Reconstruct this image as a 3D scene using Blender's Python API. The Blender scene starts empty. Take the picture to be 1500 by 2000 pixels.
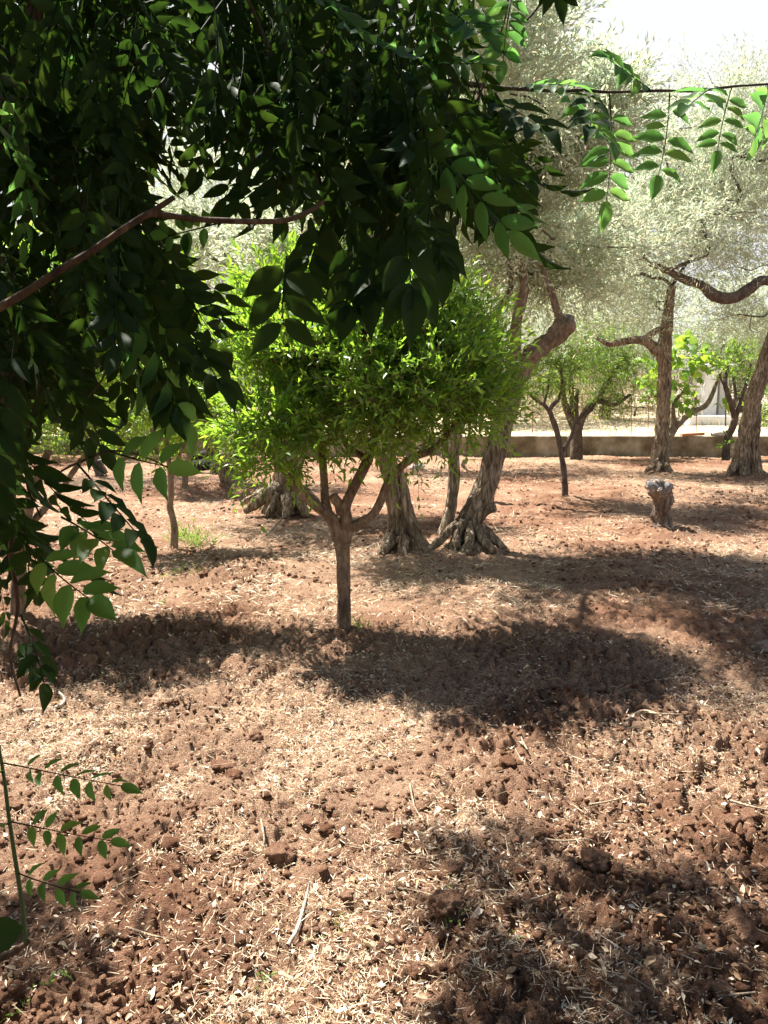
import bpy, math, random
import numpy as np
from mathutils import Vector, Matrix

# ------------------------------------------------------------------ camera, world, sun, exposure
scene = bpy.context.scene
COL = scene.collection
EYE = 1.6
FPX = 1500.0                      # focal length in photograph pixels (photograph 1500 x 2000)
PITCH = math.atan((1000 - 770) / FPX)
cam = bpy.data.objects.new('camera', bpy.data.cameras.new('camera'))
COL.objects.link(cam)
cam.location = (0, 0, EYE)
cam.rotation_euler = (math.pi / 2 - PITCH, 0, 0)
cam.data.sensor_fit = 'VERTICAL'
cam.data.sensor_height = 36.0
cam.data.lens = 27.0
cam.data.clip_start = 0.05
cam.data.clip_end = 3000
scene.camera = cam

SUN_EL = math.radians(59)
SUN = Vector((-0.74, 0.67, 0)).normalized() * math.cos(SUN_EL) + Vector((0, 0, math.sin(SUN_EL)))
world = bpy.data.worlds.new('World')
scene.world = world
world.use_nodes = True
wt = world.node_tree
sky = wt.nodes.new('ShaderNodeTexSky')
sky.sky_type = 'NISHITA'
sky.sun_disc = False
sky.sun_elevation = SUN_EL
sky.sun_rotation = math.atan2(SUN.x, SUN.y)
sky.dust_density = 0.2
sky.air_density = 1.0
sky.ozone_density = 1.0
bg = wt.nodes['Background']
bg.inputs['Strength'].default_value = 0.046
# hazy summer sky: bright white haze low down all round, clearing towards the zenith
wtc = wt.nodes.new('ShaderNodeTexCoord')
wsx = wt.nodes.new('ShaderNodeSeparateXYZ')
wt.links.new(wtc.outputs['Generated'], wsx.inputs[0])
wmr = wt.nodes.new('ShaderNodeMapRange')
wmr.interpolation_type = 'SMOOTHSTEP'
wmr.inputs[1].default_value, wmr.inputs[2].default_value = .42, .60
wmr.inputs[3].default_value, wmr.inputs[4].default_value = .92, .0
wt.links.new(wsx.outputs['Z'], wmr.inputs[0])
wmx = wt.nodes.new('ShaderNodeMix')
wmx.data_type = 'RGBA'
wmx.inputs[7].default_value = (6.3, 6.3, 6.35, 1)
wt.links.new(wmr.outputs[0], wmx.inputs[0])
wt.links.new(sky.outputs[0], wmx.inputs[6])
wt.links.new(wmx.outputs[2], bg.inputs['Color'])
sl = bpy.data.lights.new('sun', 'SUN')
sl.energy = 5.0
sl.angle = math.radians(0.55)
sl.color = (1.0, 0.945, 0.87)
sun = bpy.data.objects.new('sun', sl)
COL.objects.link(sun)
sun.rotation_euler = SUN.to_track_quat('Z', 'Y').to_euler()
sun.location = (-6, 5, 14)
vs = scene.view_settings
scene.display_settings.display_device = 'sRGB'
vs.view_transform = 'Standard'
vs.look = 'None'
vs.exposure = 1.86
vs.gamma = 1.0
vs.use_curve_mapping = False
scene.render.engine = 'CYCLES'
cy = scene.cycles
cy.max_bounces = 8
cy.diffuse_bounces = 4
cy.glossy_bounces = 2
cy.transmission_bounces = 6
cy.transparent_max_bounces = 4
cy.use_denoising = True
cy.sample_clamp_indirect = 6.0
cy.caustics_reflective = False
cy.caustics_refractive = False

# ------------------------------------------------------------------ helpers
cp_, sp_ = math.cos(PITCH), math.sin(PITCH)


def ray(px, py):
    xc, yc = (px - 750) / FPX, (1000 - py) / FPX
    return np.array([xc, cp_ + yc * sp_, -sp_ + yc * cp_])


def W(px, py, d):
    """world point seen at photograph pixel (px, py) at world depth y = d"""
    r = ray(px, py)
    return np.array([0, 0, EYE]) + r * (d / r[1])


def G(px, py, z=0.0):
    r = ray(px, py)
    return np.array([0, 0, EYE]) + r * ((z - EYE) / r[2])


def nz(v):
    v = np.asarray(v, float)
    return v / np.maximum(np.linalg.norm(v, axis=-1, keepdims=True), 1e-9)


def h3(ix, iy, iz, seed):
    n = (ix.astype(np.int64) * 374761393 + iy.astype(np.int64) * 668265263 + iz.astype(np.int64) * 974634221 + seed * 1274126177) & 0xFFFFFFFF
    n = ((n ^ (n >> 13)) * 1274126177) & 0xFFFFFFFF
    n = ((n ^ (n >> 16)) * 2246822519) & 0xFFFFFFFF
    n = n ^ (n >> 15)
    return n.astype(np.float64) / 4294967295.0


def vn3(p, seed=0):
    """value noise in -1..1 at points p (N,3)"""
    p = np.asarray(p, float)
    i = np.floor(p)
    f = p - i
    f = f * f * (3 - 2 * f)
    i = i.astype(np.int64)
    r = 0
    for dx in (0, 1):
        wx = f[..., 0] if dx else 1 - f[..., 0]
        for dy in (0, 1):
            wy = f[..., 1] if dy else 1 - f[..., 1]
            for dz in (0, 1):
                wz = f[..., 2] if dz else 1 - f[..., 2]
                r = r + wx * wy * wz * h3(i[..., 0] + dx, i[..., 1] + dy, i[..., 2] + dz, seed)
    return r * 2 - 1


def vn2(x, y, seed=0):
    ix, iy = np.floor(x), np.floor(y)
    fx, fy = x - ix, y - iy
    fx = fx * fx * (3 - 2 * fx)
    fy = fy * fy * (3 - 2 * fy)
    ix, iy = ix.astype(np.int64), iy.astype(np.int64)
    o = np.zeros_like(ix)
    a = h3(ix, iy, o, seed); b = h3(ix + 1, iy, o, seed)
    c = h3(ix, iy + 1, o, seed); d = h3(ix + 1, iy + 1, o, seed)
    return ((a * (1 - fx) + b * fx) * (1 - fy) + (c * (1 - fx) + d * fx) * fy) * 2 - 1


def fbm2(x, y, oct=3, seed=0):
    r, a, f = 0, 1.0, 1.0
    for k in range(oct):
        r = r + a * vn2(x * f, y * f, seed + k)
        a *= .5
        f *= 2.03
    return r


def clods2(x, y, cell, seed):
    """rounded lumps: 0 in the crevices, up to 1 on top of a lump"""
    gx, gy = np.floor(x / cell).astype(np.int64), np.floor(y / cell).astype(np.int64)
    best = np.zeros_like(x)
    o = np.zeros_like(gx)
    for dx in (-1, 0, 1):
        for dy in (-1, 0, 1):
            cx, cy_ = gx + dx, gy + dy
            jx = (cx + h3(cx, cy_, o, seed)) * cell
            jy = (cy_ + h3(cx, cy_, o + 1, seed)) * cell
            rr = cell * (0.45 + 0.5 * h3(cx, cy_, o + 2, seed))
            hh = 0.35 + 0.65 * h3(cx, cy_, o + 3, seed)
            d2 = ((x - jx) ** 2 + (y - jy) ** 2) / (rr * rr)
            best = np.maximum(best, hh * np.sqrt(np.maximum(0, 1 - d2)))
    return best


class MB:
    """collects geometry; build() links it as ONE mesh object"""

    def __init__(s):
        s.v, s.l, s.n, s.c = [], [], [], 0

    def add(s, V, F):
        V = np.asarray(V, np.float32).reshape(-1, 3)
        F = np.asarray(F, np.int64)
        s.v.append(V)
        s.l.append((F + s.c).ravel())
        s.n.append(np.full(len(F), F.shape[1], np.int64))
        s.c += len(V)

    def mesh(s, name, mat, smooth=True, origin=None):
        me = bpy.data.meshes.new(name)
        V = np.concatenate(s.v)
        if origin is not None:
            V = V - np.asarray(origin, np.float32)
        L = np.concatenate(s.l).astype(np.int32)
        n = np.concatenate(s.n)
        me.vertices.add(len(V))
        me.vertices.foreach_set('co', V.ravel().astype(np.float32))
        me.loops.add(len(L))
        me.loops.foreach_set('vertex_index', L)
        me.polygons.add(len(n))
        st = np.zeros(len(n), np.int32)
        st[1:] = np.cumsum(n)[:-1]
        me.polygons.foreach_set('loop_start', st)
        me.polygons.foreach_set('use_smooth', np.full(len(n), smooth))
        me.update(calc_edges=True)
        me.materials.append(mat)
        return me

    def build(s, name, mat, parent=None, smooth=True, origin=None, kind=None):
        if origin is None and parent is not None:
            origin = parent['_o'] if '_o' in parent else parent.location
        o = bpy.data.objects.new(name, s.mesh(name, mat, smooth, origin))
        COL.objects.link(o)
        if parent is not None:
            o.parent = parent
            o['_p'] = 1
            del o['_p']
        elif origin is not None:
            o.location = origin
        if kind:
            o['kind'] = kind
        return o


def tag(o, label, cat, group=None):
    o['label'] = label
    o['category'] = cat
    if group:
        o['group'] = group
    return o


def thing(name, loc, label, cat, group=None):
    o = bpy.data.objects.new(name, None)
    o.empty_display_size = .2
    COL.objects.link(o)
    o.location = [float(c) for c in loc]
    return tag(o, label, cat, group)


def copy_thing(o, loc, rz=0, scale=1.0, label=None):
    c = o.copy()
    COL.objects.link(c)
    c.location = [float(q) for q in loc]
    c.rotation_euler = (0, 0, rz)
    c.scale = (scale, scale, scale)
    if label:
        c['label'] = label
    for ch in list(o.children):
        d = ch.copy()
        COL.objects.link(d)
        d.parent = c
        for g in list(ch.children):
            e = g.copy()
            COL.objects.link(e)
            e.parent = d
    return c


def catmull(P, step):
    P = np.asarray(P, float)
    if len(P) < 3:
        n = max(2, int(np.linalg.norm(P[-1, :3] - P[0, :3]) / step) + 1)
        t = np.linspace(0, 1, n)[:, None]
        return P[0] * (1 - t) + P[-1] * t
    Q = np.vstack([2 * P[0] - P[1], P, 2 * P[-1] - P[-2]])
    out = []
    for i in range(1, len(Q) - 2):
        p0, p1, p2, p3 = Q[i - 1], Q[i], Q[i + 1], Q[i + 2]
        n = max(1, int(math.ceil(np.linalg.norm((p2 - p1)[:3]) / step)))
        t = (np.arange(n) / n)[:, None]
        out.append(.5 * (2 * p1 + (p2 - p0) * t + (2 * p0 - 5 * p1 + 4 * p2 - p3) * t ** 2 + (3 * p1 - p0 - 3 * p2 + p3) * t ** 3))
    out.append(Q[-2][None])
    return np.vstack(out)


def tube(mb, pts, radii, nseg=8, step=.06, amp=0.0, freq=6.0, seed=0, flute=0.0, nfl=5, cap=True):
    """tapered tube through pts; amp = relative bark lumps; flute = relative lengthways furrows"""
    R = np.broadcast_to(np.asarray(radii, float), (len(pts),)) if np.ndim(radii) else np.full(len(pts), radii)
    S = catmull(np.column_stack([np.asarray(pts, float), R]), step)
    P, R = S[:, :3], np.maximum(S[:, 3], .0008)
    T = nz(np.gradient(P, axis=0))
    a = np.array([1.0, 0, 0]) if abs(T[0][0]) < .9 else np.array([0, 1.0, 0])
    N = [nz(np.cross(T[0], a))]
    for i in range(1, len(P)):
        n = N[-1] - T[i] * np.dot(N[-1], T[i])
        N.append(nz(n))
    N = np.array(N)
    B = np.cross(T, N)
    th = np.linspace(0, 2 * np.pi, nseg, endpoint=False)
    ring = N[:, None, :] * np.cos(th)[None, :, None] + B[:, None, :] * np.sin(th)[None, :, None]
    rr = np.repeat(R[:, None], nseg, 1)
    if amp or flute:
        s = np.concatenate([[0], np.cumsum(np.linalg.norm(np.diff(P, axis=0), axis=1))])
        q = P[:, None, :] + ring * R[:, None, None]
        m = np.zeros_like(rr)
        if amp:
            m += amp * vn3(q * freq, seed) + amp * .6 * vn3(q * freq * 2.3, seed + 7)
        if flute:
            w = s[:, None] * 2.2 + seed
            ph = 1.3 * np.sin(w * .9) + th[None, :]
            m += flute * (np.sin(ph * nfl + 1.2 * np.sin(w)) * .6 + np.sin(ph * (nfl * 2 + 1) + w * 1.4) * .4)
        rr = rr * (1 + m)
    V = (P[:, None, :] + ring * rr[:, :, None]).reshape(-1, 3)
    n = len(P)
    i = np.arange(n - 1)[:, None] * nseg
    j = np.arange(nseg)[None, :]
    k = (j + 1) % nseg
    F = np.stack([i + j, i + k, i + nseg + k, i + nseg + j], -1).reshape(-1, 4)
    mb.add(V, F)
    if cap:
        base = mb.c - len(V)
        end = V[-nseg:]
        c = end.mean(0) + T[-1] * R[-1] * .25
        VV = np.vstack([end, c])
        mb.add(VV, np.stack([np.arange(nseg), (np.arange(nseg) + 1) % nseg, np.full(nseg, nseg)], -1))
    return P


# leaf templates: x across, y along, z normal (unit length / unit width)
T_DIAMOND = (np.array([[0, 0, 0], [.5, .5, .0], [0, 1, -.04], [-.5, .5, .0]]), np.array([[0, 1, 2, 3]]))
T_LANCE = (np.array([[0, 0, 0], [.5, .42, .07], [-.5, .42, .07], [0, .45, 0], [0, 1, -.14]]),
           np.array([[0, 1, 3], [0, 3, 2], [1, 4, 3], [3, 4, 2]]))


def ovate(pts, fold=.12, bend=.12, wav=0.0, seed=0):
    """pts = (t, half width) from base to before the tip"""
    V, F = [[0, 0, 0]], []
    rg = random.Random(seed)
    for t, w in pts:
        z = -bend * t * t
        V += [[0, t, z], [w, t, z + fold * w + rg.uniform(-wav, wav)], [-w, t, z + fold * w + rg.uniform(-wav, wav)]]
    V.append([0, 1, -bend])
    n = len(pts)
    F += [[0, 2, 1], [0, 1, 3]]
    for i in range(n - 1):
        a, b = 1 + 3 * i, 4 + 3 * i
        F += [[a, a + 1, b + 1], [a, b + 1, b], [a, b + 2, a + 2], [a, b, b + 2]]
    a = 1 + 3 * (n - 1)
    e = len(V) - 1
    F += [[a, a + 1, e], [a, e, a + 2]]
    return np.array(V, float), np.array(F)


T_LEAFLET = [ovate([(.08, .24), (.24, .44), (.42, .5), (.6, .41), (.77, .22), (.89, .07)], .22, b, .035, sd) for sd, b in enumerate((.10, .2, .3, .05))]
T_FIG = (np.array([[0, 0, 0], [.3, .1, .02], [.5, .35, -.05], [.3, .45, .02], [.42, .75, -.06], [.18, .68, .02], [0, 1, -.1],
                   [-.18, .68, .02], [-.42, .75, -.06], [-.3, .45, .02], [-.5, .35, -.05], [-.3, .1, .02], [0, .45, .05]]),
         np.array([[12, i, (i + 1) % 12] for i in range(12)]))


def put_leaves(mb, tpl, P, D, N, L, Wd):
    """instances of a template merged into mb. P,D,N (n,3); L,Wd (n,)"""
    V, F = tpl
    D = nz(D)
    N = nz(N - D * (N * D).sum(1, keepdims=True))
    X = np.cross(D, N)
    L = np.asarray(L)[:, None, None]
    Wd = np.asarray(Wd)[:, None, None]
    Q = P[:, None, :] + X[:, None, :] * (V[None, :, 0:1] * Wd) + D[:, None, :] * (V[None, :, 1:2] * L) + N[:, None, :] * (V[None, :, 2:3] * L)
    nv = len(V)
    FF = (np.arange(len(P))[:, None, None] * nv + F[None]).reshape(-1, F.shape[1])
    mb.add(Q.reshape(-1, 3), FF)


def twig_paths(rng, P, D, L, droop, K, t0=.12):
    t = np.linspace(t0, 1, K)[None, :, None]
    g = np.array([0, 0, -1.0])
    X = P[:, None] + D[:, None] * L[:, None, None] * t + g * (L * droop)[:, None, None] * t * t
    T = nz(D[:, None] + g * 2 * t * droop[:, None, None])
    return X, T


def put_twigs(rng, leaf_mb, wood_mb, P, D, L, droop, K, ll, lw, spread, tpl, up=.5, r=.0025, keep=None, leaf_droop=0.0):
    """leafy shoots; returns the leaf instances"""
    D = nz(D)
    X, T = twig_paths(rng, P, D, L, droop, K)
    n = len(P)
    a = nz(np.cross(T, rng.normal(size=(n, 1, 3))))
    b = np.cross(T, a)
    ph = (np.arange(K)[None, :] * 2.4 + rng.uniform(0, .9, (n, K)))[..., None]
    side = a * np.cos(ph) + b * np.sin(ph)
    sp = (spread * rng.uniform(.7, 1.25, (n, K)))[..., None]
    LD = nz(T * np.cos(sp) + side * np.sin(sp) + np.array([0, 0, 1.0]) * (up * .3 - leaf_droop) + rng.normal(size=(n, K, 3)) * .12)
    LN = np.array([0, 0, 1.0]) * up + rng.normal(size=(n, K, 3)) * .55 + side * .15
    size = rng.uniform(.65, 1.2, (n, K))
    if keep is not None:
        m = (rng.uniform(size=(n, K)) < keep).ravel()
    else:
        m = np.ones(n * K, bool)
    inst = [X.reshape(-1, 3)[m], LD.reshape(-1, 3)[m], LN.reshape(-1, 3)[m], (ll * size).ravel()[m], (lw * size).ravel()[m]]
    if leaf_mb is not None:
        put_leaves(leaf_mb, tpl, *inst)
    if wood_mb is not None:
        if n > 1500:
            P, D, L, droop = P[::2], D[::2], L[::2], droop[::2]
            n = len(P)
        t4 = np.linspace(0, 1, 3)[None, :, None]
        g = np.array([0, 0, -1.0])
        Y = P[:, None] + D[:, None] * L[:, None, None] * t4 + g * (L * droop)[:, None, None] * t4 * t4
        a0 = nz(np.cross(D, np.array([.3, .2, .9]))); b0 = nz(np.cross(D, a0))
        R = r * np.array([1.3, .9, .35])[None, :, None]
        c = [Y + (a0[:, None] * math.cos(q) + b0[:, None] * math.sin(q)) * R for q in (0, 2.1, 4.2)]
        V = np.stack(c, 2)  # n,3,3,3
        base = np.arange(n)[:, None] * 9
        F = []
        for s in range(2):
            for q in range(3):
                w = (q + 1) % 3
                F.append(np.concatenate([base + s * 3 + q, base + s * 3 + w, base + s * 3 + 3 + w, base + s * 3 + 3 + q], 1))
        wood_mb.add(V.reshape(-1, 3), np.concatenate(F))
    return inst


def blob(px, py, rx, ry, d, rd=None):
    k = d / FPX
    return (W(px, py, d), np.array([rx * k, rd if rd else (rx + ry) * .5 * k, ry * k]))


def sample_blobs(rng, blobs, n, shell=.45, gap=.0, gfreq=2.2, seed=0):
    vol = np.array([b[1].prod() ** .8 for b in blobs])
    out, cen = [], []
    need = n
    while need > 0:
        idx = rng.choice(len(blobs), need * 2, p=vol / vol.sum())
        u = nz(rng.normal(size=(need * 2, 3))) * (rng.uniform(0, 1, (need * 2, 1)) ** shell)
        C = np.array([b[0] for b in blobs])[idx]
        p = C + u * np.array([b[1] for b in blobs])[idx]
        m = vn3(p * gfreq, seed) > (-1 + gap)
        p, u = p[m][:need], u[m][:need]
        out.append(p)
        cen.append(u)
        need -= len(p)
    return np.vstack(out), np.vstack(cen)


def grow(rng, mb, starts, targets, r_tip=.006, r_max=.05, jitter=.12, nseg=5, start_r=None, expo=.42):
    """branches from given skeleton points to targets, thickness by what they carry"""
    pos = [np.asarray(s, float) for s in starts]
    par = [-1] * len(pos)
    ns = len(pos)
    S0 = np.array(pos)
    tg = sorted(targets, key=lambda t: np.min(np.linalg.norm(S0 - t, axis=1)))
    ends = []
    for t in tg:
        A = np.array(pos)
        d = np.linalg.norm(A - t, axis=1) + .9 * np.maximum(0, A[:, 2] - t[2])
        i = int(np.argmin(d))
        p = A[i]
        dist = np.linalg.norm(t - p)
        n = max(1, int(dist / .22))
        prev = i
        off = rng.normal(size=3) * jitter * dist
        for k in range(1, n + 1):
            f = k / n
            q = p * (1 - f) + t * f + off * math.sin(math.pi * f) + rng.normal(size=3) * .018
            pos.append(q)
            par.append(prev)
            prev = len(pos) - 1
        ends.append(prev)
    w = np.zeros(len(pos))
    for e in ends:
        w[e] += 1
    for i in range(len(pos) - 1, ns - 1, -1):
        if par[i] >= 0:
            w[par[i]] += w[i]
    kids = {}
    for i in range(ns, len(pos)):
        kids.setdefault(par[i], []).append(i)
    rad = np.minimum(r_tip * np.maximum(w, 1) ** expo, r_max)
    done = set()
    for i in range(ns, len(pos)):
        p = par[i]
        if p >= ns and max(kids[p], key=lambda c: w[c]) == i:
            continue
        ch = [p, i]
        while ch[-1] in kids:
            ch.append(max(kids[ch[-1]], key=lambda c: w[c]))
        rr = [rad[i]] + [rad[c] for c in ch[1:]]
        rr[-1] *= .6
        tube(mb, [pos[c] for c in ch], rr, nseg, .12, .08, 9.0, i, cap=False)


# ------------------------------------------------------------------ materials
def nodes_of(name):
    m = bpy.data.materials.new(name)
    m.use_nodes = True
    nt = m.node_tree
    return m, nt, nt.nodes['Principled BSDF'], nt.nodes['Material Output']


def N_(nt, kind, **kw):
    n = nt.nodes.new(kind)
    for k, v in kw.items():
        if k in n.inputs:
            n.inputs[k].default_value = v
        else:
            setattr(n, k, v)
    return n


def ramp(nt, src, stops):
    r = nt.nodes.new('ShaderNodeValToRGB')
    e = r.color_ramp.elements
    while len(e) < len(stops):
        e.new(.5)
    for i, (p, c) in enumerate(stops):
        e[i].position = p
        e[i].color = (*c, 1)
    nt.links.new(src, r.inputs[0])
    return r


def leaf_mat(name, cols, back, trans, tw, rough=.42, spec=.4, obj_random=False):
    m, nt, b, out = nodes_of(name)
    L = nt.links.new
    g = nt.nodes.new('ShaderNodeNewGeometry')
    rnd = g.outputs['Random Per Island']
    if obj_random:
        oi = nt.nodes.new('ShaderNodeObjectInfo')
        ad = N_(nt, 'ShaderNodeMath', operation='ADD')
        fr = N_(nt, 'ShaderNodeMath', operation='FRACT')
        L(rnd, ad.inputs[0]); L(oi.outputs['Random'], ad.inputs[1]); L(ad.outputs[0], fr.inputs[0])
        rnd = fr.outputs[0]
    r = ramp(nt, rnd, [(i / (len(cols) - 1), c) for i, c in enumerate(cols)])
    tc = nt.nodes.new('ShaderNodeTexCoord')
    nn = N_(nt, 'ShaderNodeTexNoise', Scale=60.0, Detail=3.0)
    L(tc.outputs['Object'], nn.inputs['Vector'])
    hs = N_(nt, 'ShaderNodeHueSaturation')
    mr = N_(nt, 'ShaderNodeMapRange')
    mr.inputs[1].default_value, mr.inputs[2].default_value = .3, .7
    mr.inputs[3].default_value, mr.inputs[4].default_value = .78, 1.2
    L(nn.outputs['Fac'], mr.inputs[0]); L(mr.outputs[0], hs.inputs['Value']); L(r.outputs[0], hs.inputs['Color'])
    mx = N_(nt, 'ShaderNodeMix', data_type='RGBA')
    L(g.outputs['Backfacing'], mx.inputs[0]); L(hs.outputs[0], mx.inputs[6])
    mx.inputs[7].default_value = (*back, 1)
    L(mx.outputs[2], b.inputs['Base Color'])
    b.inputs['Roughness'].default_value = rough
    b.inputs['Specular IOR Level'].default_value = spec
    t = nt.nodes.new('ShaderNodeBsdfTranslucent')
    r2 = ramp(nt, rnd, [(0, tuple(c * .75 for c in trans)), (.6, trans), (1, (min(1, trans[0] * 1.5), trans[1] * 1.1, trans[2]))])
    L(r2.outputs[0], t.inputs['Color'])
    ms = nt.nodes.new('ShaderNodeMixShader')
    ms.inputs[0].default_value = tw
    L(b.outputs[0], ms.inputs[1]); L(t.outputs[0], ms.inputs[2]); L(ms.outputs[0], out.inputs['Surface'])
    return m


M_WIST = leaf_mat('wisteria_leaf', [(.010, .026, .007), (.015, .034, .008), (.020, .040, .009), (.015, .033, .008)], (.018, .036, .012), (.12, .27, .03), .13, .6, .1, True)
M_WIST_LIT = leaf_mat('lit_wisteria_leaf', [(.022, .060, .014), (.030, .074, .018), (.04, .088, .02), (.03, .08, .024)], (.035, .08, .03), (.20, .50, .10), .5, .45, .25, True)  # brighter copy of the vine leaf, with the sunlit look put into its colour
M_CITR = leaf_mat('citrus_leaf', [(.035, .095, .014), (.055, .135, .018), (.09, .18, .022), (.15, .24, .03)], (.10, .17, .05), (.36, .64, .05), .46, .36, .45)
M_OLIV = leaf_mat('olive_leaf', [(.17, .225, .14), (.24, .30, .19), (.31, .36, .25), (.42, .45, .35)], (.52, .56, .46), (.58, .70, .46), .5, .45, .5)
M_PEACH = leaf_mat('peach_leaf', [(.05, .11, .025), (.08, .15, .03), (.11, .18, .04)], (.1, .16, .06), (.30, .5, .05), .4, .45, .35)
M_FIG = leaf_mat('fig_leaf', [(.05, .13, .03), (.08, .17, .04), (.12, .22, .04)], (.14, .22, .08), (.36, .6, .06), .42, .5, .35)
M_SHRUB = leaf_mat('shrub_leaf', [(.08, .11, .045), (.12, .14, .07), (.16, .16, .09)], (.18, .19, .12), (.25, .32, .1), .25, .6, .2)
M_WEED = leaf_mat('weed_leaf', [(.09, .16, .03), (.14, .22, .05), (.20, .26, .08)], (.16, .22, .08), (.3, .5, .06), .4, .5, .3)
M_STRAW = leaf_mat('straw', [(.37, .25, .14), (.51, .385, .235), (.65, .53, .37), (.77, .69, .55)], (.6, .5, .37), (.55, .43, .28), .2, .6, .3)
M_DRYLEAF = leaf_mat('dry_leaf', [(.30, .16, .075), (.42, .27, .15), (.53, .385, .24), (.63, .52, .37), (.76, .69, .58)], (.6, .5, .38), (.6, .42, .2), .15, .55, .3)
M_DRYGRASS = leaf_mat('dry_grass', [(.46, .38, .24), (.6, .51, .34), (.54, .46, .30), (.42, .38, .23)], (.55, .47, .32), (.6, .52, .32), .3, .6, .2)


def bark_mat(name, dark, mid, light, scale=1.0, bump=.5, stretch=.25, patch=None):
    m, nt, b, out = nodes_of(name)
    L = nt.links.new
    tc = nt.nodes.new('ShaderNodeTexCoord')
    mp = N_(nt, 'ShaderNodeMapping')
    mp.inputs['Scale'].default_value = (1, 1, stretch)
    L(tc.outputs['Object'], mp.inputs['Vector'])
    n1 = N_(nt, 'ShaderNodeTexNoise', Scale=28 * scale, Detail=6.0, Roughness=.65, Distortion=.6)
    n2 = N_(nt, 'ShaderNodeTexNoise', Scale=5 * scale, Detail=3.0)
    v = N_(nt, 'ShaderNodeTexVoronoi', Scale=22 * scale, feature='DISTANCE_TO_EDGE')
    for n in (n1, v):
        L(mp.outputs[0], n.inputs['Vector'])
    L(tc.outputs['Object'], n2.inputs['Vector'])
    r = ramp(nt, n1.outputs['Fac'], [(.30, dark), (.5, mid), (.68, light)])
    r2 = ramp(nt, n2.outputs['Fac'], [(.35, (.62, .6, .58)), (.65, (1.15, 1.15, 1.12))])
    mx = N_(nt, 'ShaderNodeMix', data_type='RGBA', blend_type='MULTIPLY')
    mx.inputs[0].default_value = 1
    L(r.outputs[0], mx.inputs[6]); L(r2.outputs[0], mx.inputs[7])
    L(mx.outputs[2], b.inputs['Base Color'])
    b.inputs['Roughness'].default_value = .85
    b.inputs['Specular IOR Level'].default_value = .2
    hv = N_(nt, 'ShaderNodeMath', operation='ADD')
    vr = N_(nt, 'ShaderNodeMapRange')
    vr.inputs[2].default_value = .18
    L(v.outputs['Distance'], vr.inputs[0]); L(vr.outputs[0], hv.inputs[0]); L(n1.outputs['Fac'], hv.inputs[1])
    bp = N_(nt, 'ShaderNodeBump', Strength=bump, Distance=.02)
    L(hv.outputs[0], bp.inputs['Height']); L(bp.outputs[0], b.inputs['Normal'])
    return m


M_BARK_OLIVE = bark_mat('olive_bark', (.055, .038, .025), (.24, .18, .12), (.52, .44, .33), .85, 1.0)
M_BARK_CITRUS = bark_mat('citrus_bark', (.095, .064, .043), (.195, .138, .095), (.31, .23, .165), 1.3, .5, .4)
M_BARK_DARK = bark_mat('dark_bark', (.05, .04, .034), (.11, .085, .07), (.18, .145, .12), 1.2, .5)
M_BARK_YOUNG = bark_mat('young_bark', (.16, .11, .075), (.26, .19, .13), (.36, .28, .2), 1.4, .35)
M_STUMP = bark_mat('weathered_stump_wood', (.07, .055, .045), (.20, .155, .12), (.38, .34, .31), .9, .9, .35)
M_CUTWOOD = bark_mat('weathered_cut_wood', (.09, .08, .08), (.20, .19, .19), (.38, .37, .38), 1.5, .4, 1.0)
M_VINE = bark_mat('vine_bark', (.05, .032, .022), (.11, .07, .045), (.19, .13, .085), 2.0, .4)
M_TWIG = bark_mat('grey_twig', (.12, .10, .08), (.24, .20, .16), (.36, .31, .26), 2.0, .3)
M_PALETWIG = bark_mat('bleached_twig', (.3, .25, .2), (.5, .45, .38), (.66, .62, .56), 3.0, .3)
M_STICK = bark_mat('dry_stick', (.16, .11, .07), (.30, .23, .16), (.44, .37, .28), 3.0, .3)
M_CHAR = bark_mat('charred_wood', (.012, .011, .011), (.03, .028, .027), (.07, .065, .06), 1.4, .7)


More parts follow.
